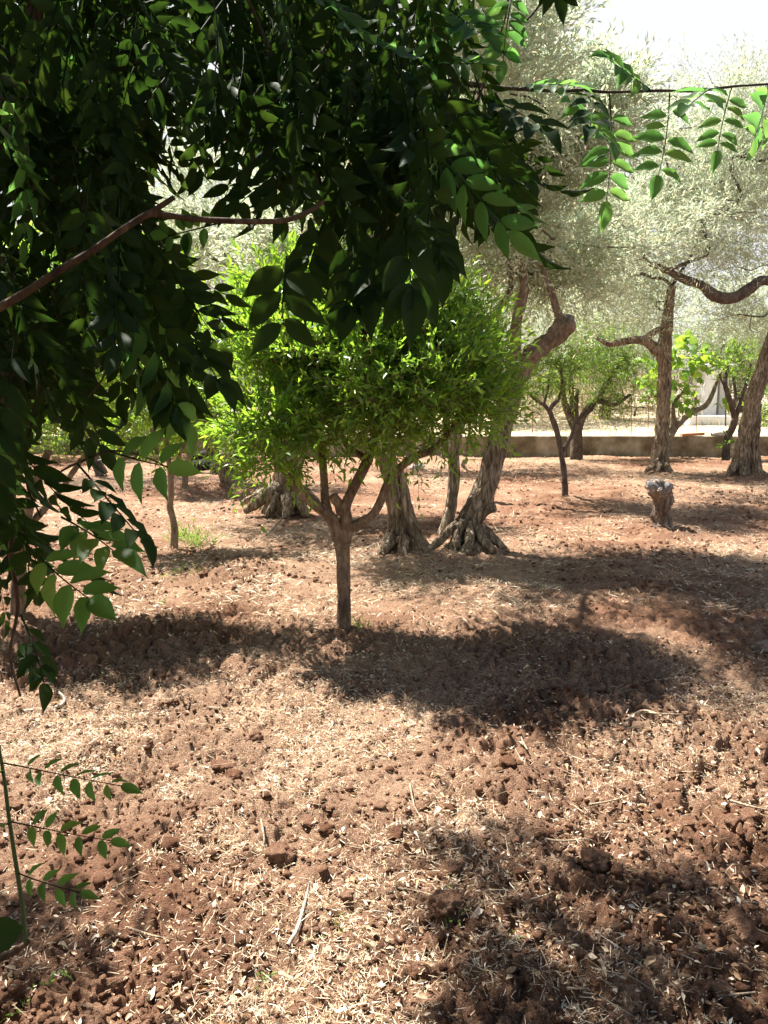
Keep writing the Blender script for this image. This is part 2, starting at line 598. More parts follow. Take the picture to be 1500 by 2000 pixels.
def soil_mat():
    m, nt, b, out = nodes_of('tilled_red_soil')
    L = nt.links.new
    tc = nt.nodes.new('ShaderNodeTexCoord')
    n1 = N_(nt, 'ShaderNodeTexNoise', Scale=2.2, Detail=5.0, Roughness=.6)
    n2 = N_(nt, 'ShaderNodeTexNoise', Scale=70.0, Detail=5.0, Roughness=.7)
    n3 = N_(nt, 'ShaderNodeTexNoise', Scale=230.0, Detail=3.0, Roughness=.7)
    for n in (n1, n2, n3):
        L(tc.outputs['Object'], n.inputs['Vector'])
    r1 = ramp(nt, n1.outputs['Fac'], [(.35, (.148, .070, .041)), (.55, (.226, .118, .072)), (.7, (.345, .208, .134))])
    r2 = ramp(nt, n2.outputs['Fac'], [(.32, (.66, .6, .56)), (.5, (1, 1, 1)), (.7, (1.3, 1.35, 1.4))])
    mx = N_(nt, 'ShaderNodeMix', data_type='RGBA', blend_type='MULTIPLY')
    mx.inputs[0].default_value = 1
    L(r1.outputs[0], mx.inputs[6]); L(r2.outputs[0], mx.inputs[7])
    at = N_(nt, 'ShaderNodeAttribute', attribute_name='straw')
    sp = ramp(nt, n3.outputs['Fac'], [(.47, (0, 0, 0)), (.64, (1, 1, 1))])
    mu = N_(nt, 'ShaderNodeMath', operation='MULTIPLY')
    L(at.outputs['Fac'], mu.inputs[0]); L(sp.outputs[0], mu.inputs[1])
    m2 = N_(nt, 'ShaderNodeMix', data_type='RGBA')
    L(mu.outputs[0], m2.inputs[0]); L(mx.outputs[2], m2.inputs[6])
    m2.inputs[7].default_value = (.54, .39, .265, 1)
    ge = nt.nodes.new('ShaderNodeNewGeometry')
    hv2 = N_(nt, 'ShaderNodeMix', data_type='RGBA', blend_type='MULTIPLY')
    hv2.inputs[0].default_value = 1
    rv = ramp(nt, ge.outputs['Random Per Island'], [(0, (.9, .88, .84)), (.5, (1.2, 1.22, 1.2)), (1, (1.6, 1.8, 1.9))])
    L(rv.outputs[0], hv2.inputs[7]); L(m2.outputs[2], hv2.inputs[6])
    L(hv2.outputs[2], b.inputs['Base Color'])
    b.inputs['Roughness'].default_value = .95
    b.inputs['Specular IOR Level'].default_value = .1
    ad = N_(nt, 'ShaderNodeMath', operation='ADD')
    L(n2.outputs['Fac'], ad.inputs[0]); L(n3.outputs['Fac'], ad.inputs[1])
    bp = N_(nt, 'ShaderNodeBump', Strength=1.0, Distance=.02)
    L(ad.outputs[0], bp.inputs['Height']); L(bp.outputs[0], b.inputs['Normal'])
    return m


M_SOIL = soil_mat()


def plain_mat(name, stops, scale=6.0, rough=.85, bump=.25, dist=.01, detail=6.0):
    m, nt, b, out = nodes_of(name)
    L = nt.links.new
    tc = nt.nodes.new('ShaderNodeTexCoord')
    n1 = N_(nt, 'ShaderNodeTexNoise', Scale=scale, Detail=detail, Roughness=.62)
    L(tc.outputs['Object'], n1.inputs['Vector'])
    r = ramp(nt, n1.outputs['Fac'], stops)
    L(r.outputs[0], b.inputs['Base Color'])
    b.inputs['Roughness'].default_value = rough
    b.inputs['Specular IOR Level'].default_value = .2
    n2 = N_(nt, 'ShaderNodeTexNoise', Scale=scale * 9, Detail=4.0)
    L(tc.outputs['Object'], n2.inputs['Vector'])
    bp = N_(nt, 'ShaderNodeBump', Strength=bump, Distance=dist)
    L(n2.outputs['Fac'], bp.inputs['Height']); L(bp.outputs[0], b.inputs['Normal'])
    return m


M_CONC = plain_mat('stained_concrete', [(.3, (.07, .055, .035)), (.45, (.18, .15, .10)), (.58, (.30, .265, .20)), (.72, (.42, .39, .33))], 2.0)
M_FIELD = plain_mat('dry_field', [(.3, (.40, .32, .20)), (.5, (.54, .46, .31)), (.7, (.64, .56, .41))], 1.6, .95, .6, .05)
M_WHITE = plain_mat('white_render', [(.3, (.70, .70, .70)), (.7, (.82, .82, .81))], 3.0)
M_GREYPAINT = plain_mat('grey_paint', [(.3, (.50, .50, .51)), (.7, (.60, .60, .61))], 3.0)
M_RUST = plain_mat('rusty_iron', [(.3, (.14, .06, .03)), (.7, (.28, .13, .07))], 20.0)
M_POST = plain_mat('green_post_paint', [(.3, (.03, .07, .05)), (.7, (.05, .10, .07))], 12.0, .5)
M_PLANK = plain_mat('terracotta_board', [(.3, (.40, .19, .10)), (.7, (.55, .29, .17))], 9.0)
M_DULLROCK = plain_mat('dusty_stone', [(.3, (.16, .11, .085)), (.7, (.30, .23, .19))], 7.0, .9, .6)
M_ROCK = plain_mat('pale_limestone', [(.3, (.38, .33, .28)), (.5, (.52, .47, .42)), (.7, (.66, .62, .57))], 9.0, .9, .6)

# ------------------------------------------------------------------ ground
WALL_Y = float(G(1000, 890)[1])


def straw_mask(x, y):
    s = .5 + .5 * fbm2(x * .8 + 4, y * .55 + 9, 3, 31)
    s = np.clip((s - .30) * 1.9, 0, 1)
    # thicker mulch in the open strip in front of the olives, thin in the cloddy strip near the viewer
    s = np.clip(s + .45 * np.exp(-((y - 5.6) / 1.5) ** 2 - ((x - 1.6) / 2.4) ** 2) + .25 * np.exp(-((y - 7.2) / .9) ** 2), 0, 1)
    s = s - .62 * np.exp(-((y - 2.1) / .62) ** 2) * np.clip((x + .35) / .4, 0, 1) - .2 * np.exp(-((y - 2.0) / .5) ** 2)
    s = s - .5 * np.exp(-((y - 4.9) / .9) ** 2 - ((x + .1) / 2.2) ** 2)  # pale straw cut across the fruit tree's shade band to darken that shade
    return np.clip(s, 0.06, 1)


MOUNDS = [tuple(G(a, b)[:2]) for a, b in ((900, 1080), (785, 1082), (558, 1003), (1290, 924), (1455, 932), (1292, 1037))]


def ground_z(x, y):
    d = np.maximum(np.abs(y), 1.0)
    r = .035 * fbm2(x * .55, y * .55, 2, 3) + .018 * fbm2(x * 2.1, y * 2.1, 2, 13)
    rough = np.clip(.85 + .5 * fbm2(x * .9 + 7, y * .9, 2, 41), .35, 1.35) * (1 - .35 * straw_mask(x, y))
    rough = rough * np.clip(1.32 - .09 * (d - 2), .68, 1.32)
    wx = x + .03 * vn2(x * 14, y * 14, 61)
    wy = y + .03 * vn2(x * 14 + 5, y * 14, 62)
    c = .058 * clods2(wx, wy, .14, 5) + .050 * clods2(wx, wy, .062, 6)
    near = d < 9
    c2 = np.zeros_like(x)
    if near.any():
        c2[near] = .032 * clods2(wx[near], wy[near], .032, 7) + .005 * vn2(x[near] * 90, y[near] * 90, 63)
    for mx_, my_ in MOUNDS:
        r = r + .055 * np.exp(-((x - mx_) ** 2 + (y - my_) ** 2) / .16)
    return r + rough * (c + c2) - .03


ys = [-12, -9, -6, -4, -2.5, -1.5, -.8, -.2, .3, .7]
y = 1.0
while y < 40:
    ys.append(y)
    y *= 1.0038 if y < 8 else 1.0085
while y < 900:
    ys.append(y)
    y *= 1.16
ys = np.array(ys)
dense = np.linspace(-1, 1, 501)
out_ = 1 + np.cumsum(.01 * 1.32 ** np.arange(23))
s_ = np.concatenate([-out_[::-1], dense, out_])
wd = np.where(ys > 1, ys, 1.0) * .6
X = s_[None, :] * wd[:, None]
Y = np.repeat(ys[:, None], len(s_), 1)
Z = ground_z(X.ravel(), Y.ravel()).reshape(X.shape)
fade = np.clip((60 - np.abs(Y)) / 30, 0, 1)
Z = Z * fade
mb = MB()
nc = len(s_)
i = np.arange(len(ys) - 1)[:, None] * nc
j = np.arange(nc - 1)[None, :]
mb.add(np.stack([X, Y, Z], -1).reshape(-1, 3), np.stack([i + j, i + j + 1, i + nc + j + 1, i + nc + j], -1).reshape(-1, 4))
ground = mb.build('ground', M_SOIL, None, True, None, 'structure')
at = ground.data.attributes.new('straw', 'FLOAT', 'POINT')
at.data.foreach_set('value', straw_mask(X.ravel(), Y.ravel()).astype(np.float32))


def gz(p):
    return float(ground_z(np.array([p[0]]), np.array([p[1]]))[0])


# raised dry field behind the wall, with a low hill
fy = np.concatenate([np.arange(WALL_Y + .05, WALL_Y + 22, .35), WALL_Y + 22 * 1.12 ** np.arange(1, 28)])
fx = np.concatenate([-60 * 1.25 ** np.arange(10, 0, -1), np.linspace(-60, 60, 161), 60 * 1.25 ** np.arange(1, 11)])
FX, FY = np.meshgrid(fx, fy)
t = FY - WALL_Y
FZ = .44 + .06 * np.minimum(t, 12) + .012 * np.maximum(t - 12, 0) + .12 * fbm2(FX * .3, FY * .3, 3, 77) * np.clip(t / 3, 0, 1) + .04 * vn2(FX * 2, FY * 2, 78) * np.clip(t, 0, 1)
FZ = np.minimum(FZ, 7)
mb = MB()
i = np.arange(len(fy) - 1)[:, None] * len(fx)
j = np.arange(len(fx) - 1)[None, :]
mb.add(np.stack([FX, FY, FZ], -1).reshape(-1, 3), np.stack([i + j, i + j + 1, i + len(fx) + j + 1, i + len(fx) + j], -1).reshape(-1, 4))
mb.build('field', M_FIELD, None, True, None, 'structure')


def field_z(x, y):
    t = y - WALL_Y
    return .44 + .06 * min(t, 12) + .012 * max(t - 12, 0)


# ------------------------------------------------------------------ concrete wall, things beyond it
def bevel_box(mb, c, s, b=.01):
    """box with chamfered long edges"""
    import bmesh
    bm = bmesh.new()
    bmesh.ops.create_cube(bm, size=1)
    for v in bm.verts:
        v.co = Vector((v.co.x * s[0], v.co.y * s[1], v.co.z * s[2]))
    bmesh.ops.bevel(bm, geom=bm.edges[:], offset=b, segments=1, affect='EDGES')
    bm.verts.ensure_lookup_table()
    V = np.array([v.co[:] for v in bm.verts]) + np.asarray(c)
    for n in (3, 4):
        F = [[v.index for v in f.verts] for f in bm.faces if len(f.verts) == n]
        if F:
            used = np.array(F)
            mb.add(V, used)
    bm.free()


wall_h = float(W(1000, 852, WALL_Y)[2])
wall = thing('garden_wall', (0, WALL_Y, 0), 'low stained grey-brown concrete wall running along the far edge of the orchard', 'wall')
xw = -16.0
k = 0
rw = random.Random(4)
while xw < 17:
    L_ = 2.6 + rw.uniform(-.1, .1)
    mb = MB()
    bevel_box(mb, (xw + L_ / 2, WALL_Y + .1 + rw.uniform(-.006, .006), wall_h / 2 - .1), (L_ - .014, .2, wall_h + .2 + rw.uniform(-.008, .008)), .012)
    mb.build('panel', M_CONC, wall, False)
    xw += L_

# white rendered building piece behind the wall
D_B = WALL_Y + 3.0
hut = thing('white_outbuilding', W(1405, 845, D_B), 'white rendered garden outbuilding with a grey side panel behind the concrete wall', 'building')
mb = MB()
a, b_ = W(1346, 850, D_B), W(1428, 812, D_B)
bevel_box(mb, ((a[0] + b_[0]) / 2, D_B + .3, b_[2] / 2 + .1), (b_[0] - a[0], .6, b_[2] - .2), .02)
mb.build('low_wall', M_WHITE, hut, False)
mb = MB()
a, b_ = W(1372, 850, D_B + .9), W(1406, 722, D_B + .9)
bevel_box(mb, ((a[0] + b_[0]) / 2, D_B + 1.4, b_[2] / 2), (b_[0] - a[0], .9, b_[2]), .02)
mb.build('wall', M_WHITE, hut, False)
mb = MB()
a, b_ = W(1407, 850, D_B + .9), W(1432, 728, D_B + .9)
bevel_box(mb, ((a[0] + b_[0]) / 2, D_B + 1.45, b_[2] / 2), (b_[0] - a[0], .6, b_[2]), .015)
mb.build('side_panel', M_GREYPAINT, hut, False)
mb = MB()
a, b_ = W(1366, 724, D_B + .9), W(1436, 714, D_B + .9)
bevel_box(mb, ((a[0] + b_[0]) / 2, D_B + 1.35, b_[2]), (b_[0] - a[0], 1.2, .09), .015)
mb.build('roof', M_WHITE, hut, False)

fence = thing('wire_fence', W(1260, 850, WALL_Y + 1.1), 'thin wire fence on rusty iron posts behind the concrete wall', 'fence')
tops = []
for px in (1040, 1136, 1233, 1266, 1360):
    mb = MB()
    a = W(px, 856, WALL_Y + 1.1)
    b_ = W(px + 1, 770, WALL_Y + 1.1)
    a[2] = .3
    tube(mb, [a, b_], [.011, .011], 6, .5)
    tops.append((a, b_))
    mb.build('post', M_RUST, fence)
for f in (.35, .6, .95):
    mb = MB()
    tube(mb, [p + (q - p) * f for p, q in tops], .003, 4, 1.0)
    mb.build('wire', M_RUST, fence)
gp = thing('green_metal_post', W(1416, 850, D_B - .6), 'thin dark green metal post standing before the white outbuilding', 'post')
mb = MB()
a = W(1417, 852, D_B - .4); a[2] = .4
tube(mb, [a, W(1417, 732, D_B - .4)], .022, 8, .5)
mb.build('pole', M_POST, gp)
mb = MB()
bevel_box(mb, (a[0], a[1], .5), (.12, .12, .3), .01)
mb.build('base', M_CONC, gp, False)

p = W(1352, 846, WALL_Y + .1)
mb = MB()
bevel_box(mb, (0, 0, 0), (.62, .16, .075), .008)
o = mb.build('board', M_PLANK, None, False, (0, 0, 0))
o.location = (p[0], WALL_Y + .1, wall_h + .045)
o.rotation_euler = (0, -.05, .12)
tag(o, 'terracotta coloured board lying on top of the concrete wall beside the fig tree', 'board')
mb = MB()
tube(mb, [(-.28, 0, 0), (-.1, .01, .03), (.1, 0, .03), (.26, 0, .0)], [.05, .09, .08, .04], 9, .05, .25, 9, 3)
o = mb.build('stone', M_ROCK, None, True, (0, 0, 0))
p = W(1410, 848, WALL_Y + .1)
o.location = (p[0], WALL_Y + .1, wall_h + .035)
tag(o, 'grey rounded stone lying on the wall top below the white outbuilding', 'stone')

# shrubs beyond the wall
rng = np.random.default_rng(5)


def make_shrub(name, h, w, n, seed, mat, label, group, leaf=(.07, .03)):
    r = np.random.default_rng(seed)
    t_ = thing(name, (0, 0, 0), label, 'shrub', group)
    bl = [(np.array([r.uniform(-w, w) * .5, r.uniform(-w, w) * .4, h * r.uniform(.4, .68)]), np.array([w * .5, w * .5, h * .36])) for _ in range(7)]
    P, u = sample_blobs(r, bl, n, .4, .75, 2.0, seed)
    P[:, 2] = np.maximum(P[:, 2], .05)
    lm, wm = MB(), MB()
    D = nz(u + np.array([0, 0, .7]) + r.normal(size=P.shape) * .5)
    put_twigs(r, lm, None, P, D, r.uniform(.2, .45, n), r.uniform(0, .3, n), 8, leaf[0], leaf[1], .8, T_DIAMOND, .5)
    grow(r, wm, [np.array([0, 0, -.1]), np.array([0, 0, .15])], P[:40], .006, .04, .15, 4)
    wm.build('stem', M_BARK_DARK, t_)
    lm.build('crown', mat, t_)
    return t_


GREEN_G = 'green bushes before the far wall'
SG, SL = 'grey green shrubs in the field beyond the wall', 'grey-green scrubby shrub in the dry field beyond the concrete wall'
sh = [make_shrub('shrub', 2.0, 2.2, 900, 11, M_SHRUB, SL, SG), make_shrub('shrub', 2.6, 2.0, 900, 12, M_SHRUB, SL, SG), make_shrub('shrub', 1.1, 1.8, 700, 13, M_DRYGRASS, 'dry straw-coloured bush at the foot of the field beyond the concrete wall', 'straw coloured bushes beyond the wall', (.09, .018))]
spots = [(1010, 29, 0, 1.3), (960, 31, 1, 1.3), (1090, 31, 0, 1.4), (1150, 30, 1, 1.1), (1205, 30, 0, 1.3), (1240, 25.4, 2, 1.3), (1165, 27, 2, .8), (1310, 30, 1, 1.2),
         (1330, 26, 0, .8), (1460, 27, 0, 1.3), (1500, 24, 1, 1.1), (1440, 33, 1, 1.5), (900, 33, 0, 1.2), (820, 30, 1, 1.2), (700, 31, 0, 1.1), (560, 29, 1, 1.2), (440, 27, 0, 1.2), (300, 28, 1, 1.3), (160, 27, 0, 1.3), (60, 26, 1, 1.3), (1030, 24.2, 2, .7), (1400, 38, 0, 1.9), (1200, 40, 1, 1.9), (1050, 41, 0, 1.9), (1560, 30, 0, 1.6), (1120, 26, 2, 1.3), (1210, 26, 1, .55), (1000, 26, 0, .7), (1060, 27, 1, .6), (760, 25, 0, .9), (630, 25, 1, .9), (500, 24.5, 0, .9), (380, 24.5, 1, 1.0), (250, 24.5, 0, 1.0)]
LAND = ((130, 'behind the hanging vine'), (350, 'behind the young trees'), (520, 'behind the leaning smooth trunk'), (680, 'behind the bare-rooted olive'), (860, 'behind the split olive trunk'), (985, 'behind the arching-root olive'),
        (1075, 'left of the vase-shaped almond'), (1160, 'directly behind the vase-shaped almond'), (1235, 'between almond and slim upright olive'), (1300, 'behind the slim upright olive'), (1350, 'behind the fig'), (1480, 'by the white outbuilding'), (9999, 'behind the thick leaning olive'))
used = set()
for px, d, kk, sc in spots:
    where = next(w_ for lim, w_ in LAND if px <= lim)
    size = 'low' if sc * (2.0, 2.6, 1.1)[kk] < 2.2 else 'tall'
    rank = 'near the wall' if d < 27 else ('halfway up the field' if d < 32 else 'far up the field')
    slab = '%s %s %s, %s' % (size, ('grey-green shrub', 'olive-green bushy shrub', 'dry straw bush')[kk], rank, where)
    p = W(px, 800, d)
    loc = (p[0], d, field_z(p[0], d) - .05)
    if kk not in used:
        used.add(kk)
        sh[kk].location = loc
        sh[kk].scale = (sc,) * 3
        sh[kk]['label'] = slab
    else:
        copy_thing(sh[kk], loc, random.Random(px).uniform(0, 6), sc, slab)

gb = make_shrub('bush', 1.5, 1.9, 620, 14, M_PEACH, 'green bush in front of the wall, leftmost behind the hanging vine', GREEN_G, (.11, .035))
for k, (px, d, sc, lab) in enumerate(((40, 18.4, 1.0, ''), (150, 19.0, 1.1, 'green bush in front of the wall, beside the dark leaning olive'), (262, 19.2, .9, 'green bush in front of the wall, between dark leaning olive and crooked young tree'),
                                    (345, 19.4, .8, 'low green bush in front of the wall, behind the forked sapling'), (520, 19.5, .7, 'low green bush in front of the wall, behind the bare-rooted olive'))):
    p = W(px, 880, d)
    if k == 0:
        gb.location = (p[0], d, 0)
    else:
        copy_thing(gb, (p[0], d, 0), k * 1.3, sc, lab)

# dry grass on the field edge and at the wall foot
lm = MB()
n = 16000
gx = rng.uniform(-14, 15, n)
gy = WALL_Y + .25 + rng.uniform(0, 1, n) ** 1.5 * 13
gzv = np.array([field_z(a, b) for a, b in zip(gx, gy)]) + .0
dd = nz(np.stack([rng.normal(0, .4, n), rng.normal(0, .4, n), np.ones(n)], 1))
hh = rng.uniform(.03, .11, n) * (1 + 2.2 * (vn2(gx * .6, gy * .6, 5) > .45))
put_leaves(lm, T_DIAMOND, np.stack([gx, gy, gzv], 1), dd, rng.normal(size=(n, 3)), hh, np.full(n, .022))
lm.build('dry_grass', M_DRYGRASS, None, True, (0, 0, 0), 'stuff')


def tuft(px, py, n, h, mat, name, label, cat, spread=.5, w=.008, group=None, seed=0, rad=.06):
    r = np.random.default_rng(seed + int(px))
    g = G(px, py)
    z = gz(g)
    t_ = thing(name, (g[0], g[1], z), label, cat, group)
    P = np.column_stack([g[0] + r.normal(0, rad, n), g[1] + r.normal(0, rad, n), np.full(n, z - .01)])
    D = nz(np.column_stack([r.normal(0, spread, n), r.normal(0, spread, n), np.ones(n)]))
    lm, wm = MB(), MB()
    put_twigs(r, lm, wm, P, D, h * r.uniform(.5, 1.1, n), r.uniform(.1, .6, n), 6, h * .3, w, .5, T_LANCE, .5, .0012)
    wm.build('stem', M_WEED if mat is M_WEED else M_STRAW, t_, True, None, 'stuff')
    lm.build('foliage', mat, t_, True, None, 'stuff')
    return t_


# ------------------------------------------------------------------ trees
def pts(lst, d, dd=None):
    """[(px,py,r_px[,depth offset])] at depth d -> points, radii"""
    P, R = [], []
    for q in lst:
        o = q[3] if len(q) > 3 else 0
        P.append(W(q[0], q[1], d + o))
        R.append(q[2] * d / FPX)
    return np.array(P), R


def limb(parent, name, lst, d, mat, nseg=12, amp=.12, flute=0.0, seed=1, step=.05, freq=7.0):
    P, R = pts(lst, d)
    mb = MB()
    S = tube(mb, P, R, nseg, step, amp, freq, seed, flute)
    mb.build(name, mat, parent)
    return S


def roots(parent, lst, d, mat, seed=1, rs=.72):
    """surface roots, each a part"""
    for n, r_ in enumerate(lst):
        P, R = pts(r_, d)
        R = [q * rs for q in R]
        mb = MB()
        tube(mb, P, R, 12, .025, .34, 13, seed + n, .16, 3)
        mb.build('root', mat, parent)


def olive_crown(parent, blobs, n, seed, starts, ntg=70, gap=.9, up=.55, K=15, Lr=(.28, .55), tip=.0075, rmax=.05, leaf=(.072, .0185), droop=(.0, .5)):
    r = np.random.default_rng(seed)
    P, u = sample_blobs(r, blobs, n, .5, gap, 1.7, seed)
    D = nz(u * .8 + np.array([0, 0, up]) + r.normal(size=P.shape) * .5)
    lm, wm = MB(), MB()
    put_twigs(r, lm, wm, P, D, r.uniform(*Lr, n), r.uniform(*droop, n), K, leaf[0], leaf[1], .62, T_DIAMOND, .35, .0022)
    bm_ = MB()
    grow(r, bm_, starts, P[r.choice(n, ntg, replace=False)], tip, rmax, .14, 5)
    bm_.build('branches', M_BARK_DARK, parent, True, None, 'stuff')
    wm.build('twigs', M_PALETWIG, parent, True, None, 'stuff')
    lm.build('crown', M_OLIV, parent)
    return P


OG = 'old olive trees of the orchard'
# --- olive with the arched root flare, right of the fruit tree
d = float(G(905, 1078)[1])
g = G(905, 1078)
olB = thing('olive_tree', (g[0], g[1], 0), 'gnarled olive with arching bare roots and a blunt hooked limb, behind the green fruit tree', 'olive tree', OG)
S = limb(olB, 'trunk', [(880, 1040, 9), (896, 1028, 14), (914, 1010, 20), (935, 980, 23), (951, 945, 23), (963, 905, 22), (976, 855, 21), (990, 800, 20), (1006, 750, 20), (1014, 715, 19)], d, M_BARK_OLIVE, 20, .13, .10, 3, .035)
S1 = limb(olB, 'limb', [(1003, 752, 17), (1022, 718, 17), (1044, 688, 16.5), (1068, 668, 17), (1090, 652, 19), (1103, 636, 19), (1108, 624, 16)], d, M_BARK_CITRUS, 18, .20, .14, 5, .02, 12)
P_, R_ = pts([(1106, 630, 13), (1109, 620, 12.5), (1110, 616, 11)], d)
mb = MB()
tube(mb, P_, R_, 14, .02, .10, 20, 3)
mb.build('sawn_end', M_CUTWOOD, olB)
S2 = limb(olB, 'limb', [(1104, 634, 10, -.02), (1090, 612, 8.5), (1083, 590, 7.5), (1078, 572, 7), (1062, 535, 5), (1060, 480, 4)], d, M_BARK_CITRUS, 10, .1)
S3 = limb(olB, 'limb', [(1010, 735, 12), (1006, 680, 11.5), (1008, 630, 11), (1018, 590, 10), (1024, 560, 8.5), (1015, 500, 6.5), (1020, 430, 5)], d, M_BARK_CITRUS, 10, .12)
S4 = limb(olB, 'limb', [(985, 800, 9, .1), (962, 700, 9, .25), (958, 635, 8, .3), (978, 600, 8, .3), (998, 560, 6, .3), (985, 480, 5, .3)], d, M_BARK_OLIVE, 10, .12)
S5 = limb(olB, 'limb', [(868, 1045, 15), (876, 1010, 12), (884, 970, 11.5), (887, 925, 11.5), (886, 880, 12), (892, 845, 11), (903, 805, 9), (900, 740, 7), (890, 640, 5.5), (900, 540, 4)], d, M_BARK_OLIVE, 12, .12, .07, 8)
limb(olB, 'stub', [(925, 1020, 16, -.05), (942, 1002, 13, -.1), (956, 994, 11, -.12), (968, 991, 8, -.14)], d, M_BARK_OLIVE, 10, .25, 0, 4)
roots(olB, [[(915, 1020, 18, -.05), (885, 1032, 13, -.12), (855, 1058, 11, -.2), (826, 1086, 9, -.25), (805, 1098, 5, -.25)],
            [(905, 1020, 14, -.1), (893, 1048, 10, -.22), (893, 1080, 9, -.3), (888, 1105, 7, -.36)],
            [(915, 1020, 15, -.1), (917, 1055, 12, -.25), (908, 1085, 11, -.36), (900, 1104, 8, -.42)],
            [(925, 1018, 15, -.1), (940, 1048, 12, -.22), (960, 1072, 11, -.3), (974, 1090, 7, -.32)],
            [(928, 1020, 15, 0), (952, 1044, 14, -.02), (978, 1066, 12, -.02), (1000, 1085, 7, 0)],
            [(905, 1045, 20, -.1), (880, 1078, 16, -.2), (862, 1098, 12, -.26)],
            [(930, 1050, 20, -.1), (932, 1080, 16, -.24), (940, 1100, 11, -.3)]], d, M_BARK_OLIVE, 20)
olive_crown(olB, [blob(1000, 420, 130, 120, d), blob(1110, 440, 120, 120, d + .4), blob(930, 480, 90, 110, d + .5), blob(960, 290, 150, 120, d + .2), blob(1110, 290, 140, 110, d - .1), blob(1190, 400, 90, 110, d + .2), blob(860, 380, 120, 130, d + .3), blob(1080, 540, 90, 60, d + .6), blob(1160, 210, 90, 70, d), blob(1030, 200, 110, 60, d + .3)],
            4200, 101, np.vstack([S2[-4:], S3[-8:], S4[-6:], S5[-6:]]), 90, .9)

# --- olive with the split trunk left of it
d = float(G(785, 1082)[1])
g = G(785, 1082)
olA = thing('olive_tree', (g[0], g[1], 0), 'split hollow olive trunk just right of the slim fruit tree trunk', 'olive tree', OG)
S = limb(olA, 'trunk', [(778, 1090, 34), (780, 1055, 27), (778, 1010, 21), (770, 960, 19), (760, 915, 19), (751, 870, 20), (742, 820, 19), (732, 760, 19), (725, 690, 17), (735, 600, 13)], d, M_BARK_OLIVE, 20, .15, .12, 9, .035)
limb(olA, 'limb', [(818, 1085, 22, -.05), (808, 1040, 17, -.06), (798, 1000, 13, -.07), (790, 960, 10, -.06), (782, 920, 6, -.03)], d, M_BARK_OLIVE, 12, .2, .1, 11)
S2 = limb(olA, 'limb', [(730, 740, 14), (690, 640, 12), (640, 540, 9), (600, 450, 6)], d, M_BARK_OLIVE, 10, .12)
S3 = limb(olA, 'limb', [(735, 620, 12), (760, 520, 9, .2), (770, 420, 7, .3), (800, 330, 4, .3)], d, M_BARK_OLIVE, 10, .12)
roots(olA, [[(770, 1050, 20, -.1), (752, 1075, 15, -.18), (738, 1092, 8, -.2)], [(785, 1050, 18, -.15), (790, 1080, 13, -.25), (796, 1100, 7, -.28)], [(815, 1055, 18, -.1), (838, 1080, 13, -.12), (858, 1096, 7, -.12)]], d, M_BARK_OLIVE, 40)
olive_crown(olA, [blob(640, 420, 150, 120, d + .2), blob(760, 360, 150, 130, d + .5), blob(560, 480, 120, 90, d + .6), blob(690, 270, 160, 110, d + .3), blob(850, 460, 90, 80, d + .9), (np.array([-.3, 6.3, 4.5]), np.array([1.5, .9, .6])), (np.array([.75, 6.6, 4.1]), np.array([.9, .7, .5])), (np.array([-.1, 7.0, 5.5]), np.array([1.5, .9, .5]))], 4900, 102, np.vstack([S2[-6:], S3[-6:]]), 60, 1.08)

# --- olive with wide bare root plate, left behind the fruit tree
d = float(G(558, 1003)[1])
g = G(558, 1003)
olC = thing('olive_tree', (g[0], g[1], 0), 'pale olive with a wide plate of bare roots, left behind the fruit tree', 'olive tree', OG)
S = limb(olC, 'trunk', [(560, 1000, 44), (558, 972, 36), (560, 940, 28), (566, 900, 24), (574, 850, 25), (580, 790, 23), (586, 720, 20), (580, 650, 15), (565, 560, 10)], d, M_BARK_OLIVE, 20, .16, .14, 15, .05)
S2 = limb(olC, 'limb', [(584, 740, 14), (540, 640, 12), (490, 560, 9), (440, 500, 6)], d, M_BARK_OLIVE, 10, .12)
roots(olC, [[(545, 955, 22, -.1), (518, 970, 16, -.2), (495, 986, 13, -.25), (478, 1000, 8, -.25)], [(545, 970, 18, -.2), (530, 992, 12, -.32), (520, 1010, 7, -.38)], [(560, 970, 18, -.25), (562, 995, 13, -.38), (558, 1012, 8, -.42)],
            [(575, 965, 18, -.2), (590, 990, 14, -.3), (598, 1010, 8, -.34)], [(580, 955, 20, -.1), (606, 975, 15, -.15), (628, 992, 10, -.15), (645, 1002, 6, -.1)], [(545, 950, 16, 0), (512, 962, 12, .05), (485, 976, 9, .1), (470, 985, 5, .1)]], d, M_BARK_OLIVE, 60)
olive_crown(olC, [blob(440, 420, 150, 110, d), blob(560, 450, 140, 110, d + .4), blob(360, 480, 110, 90, d + .4), blob(480, 300, 170, 110, d + .5), blob(500, 540, 130, 50, d + .7)], 2700, 103, np.vstack([S[-6:], S2[-8:]]), 60)

# --- leaning olive trunk with a sawn knot
d = float(G(455, 948)[1])
g = G(455, 948)
olD = thing('olive_tree', (g[0], g[1], 0), 'leaning smooth grey olive trunk with a sawn-off knot, beside the dark log pile', 'olive tree', OG)
S = limb(olD, 'trunk', [(462, 952, 24), (452, 935, 21), (438, 908, 18), (422, 880, 17), (408, 855, 14), (392, 820, 11), (370, 760, 9), (345, 690, 7)], d, M_BARK_OLIVE, 16, .07, .04, 17, .05)
limb(olD, 'knot', [(418, 884, 8, -.1), (411, 884, 9, -.22), (409, 884, 7, -.25)], d, M_BARK_DARK, 12, .08)
S2 = limb(olD, 'limb', [(400, 840, 9), (415, 780, 8), (430, 700, 6), (420, 620, 5)], d, M_BARK_OLIVE, 9, .1)
olive_crown(olD, [blob(330, 600, 120, 80, d + .3), blob(420, 560, 120, 80, d + .5), blob(350, 500, 110, 80, d + .5)], 1200, 104, np.vstack([S[-4:], S2[-4:]]), 35)

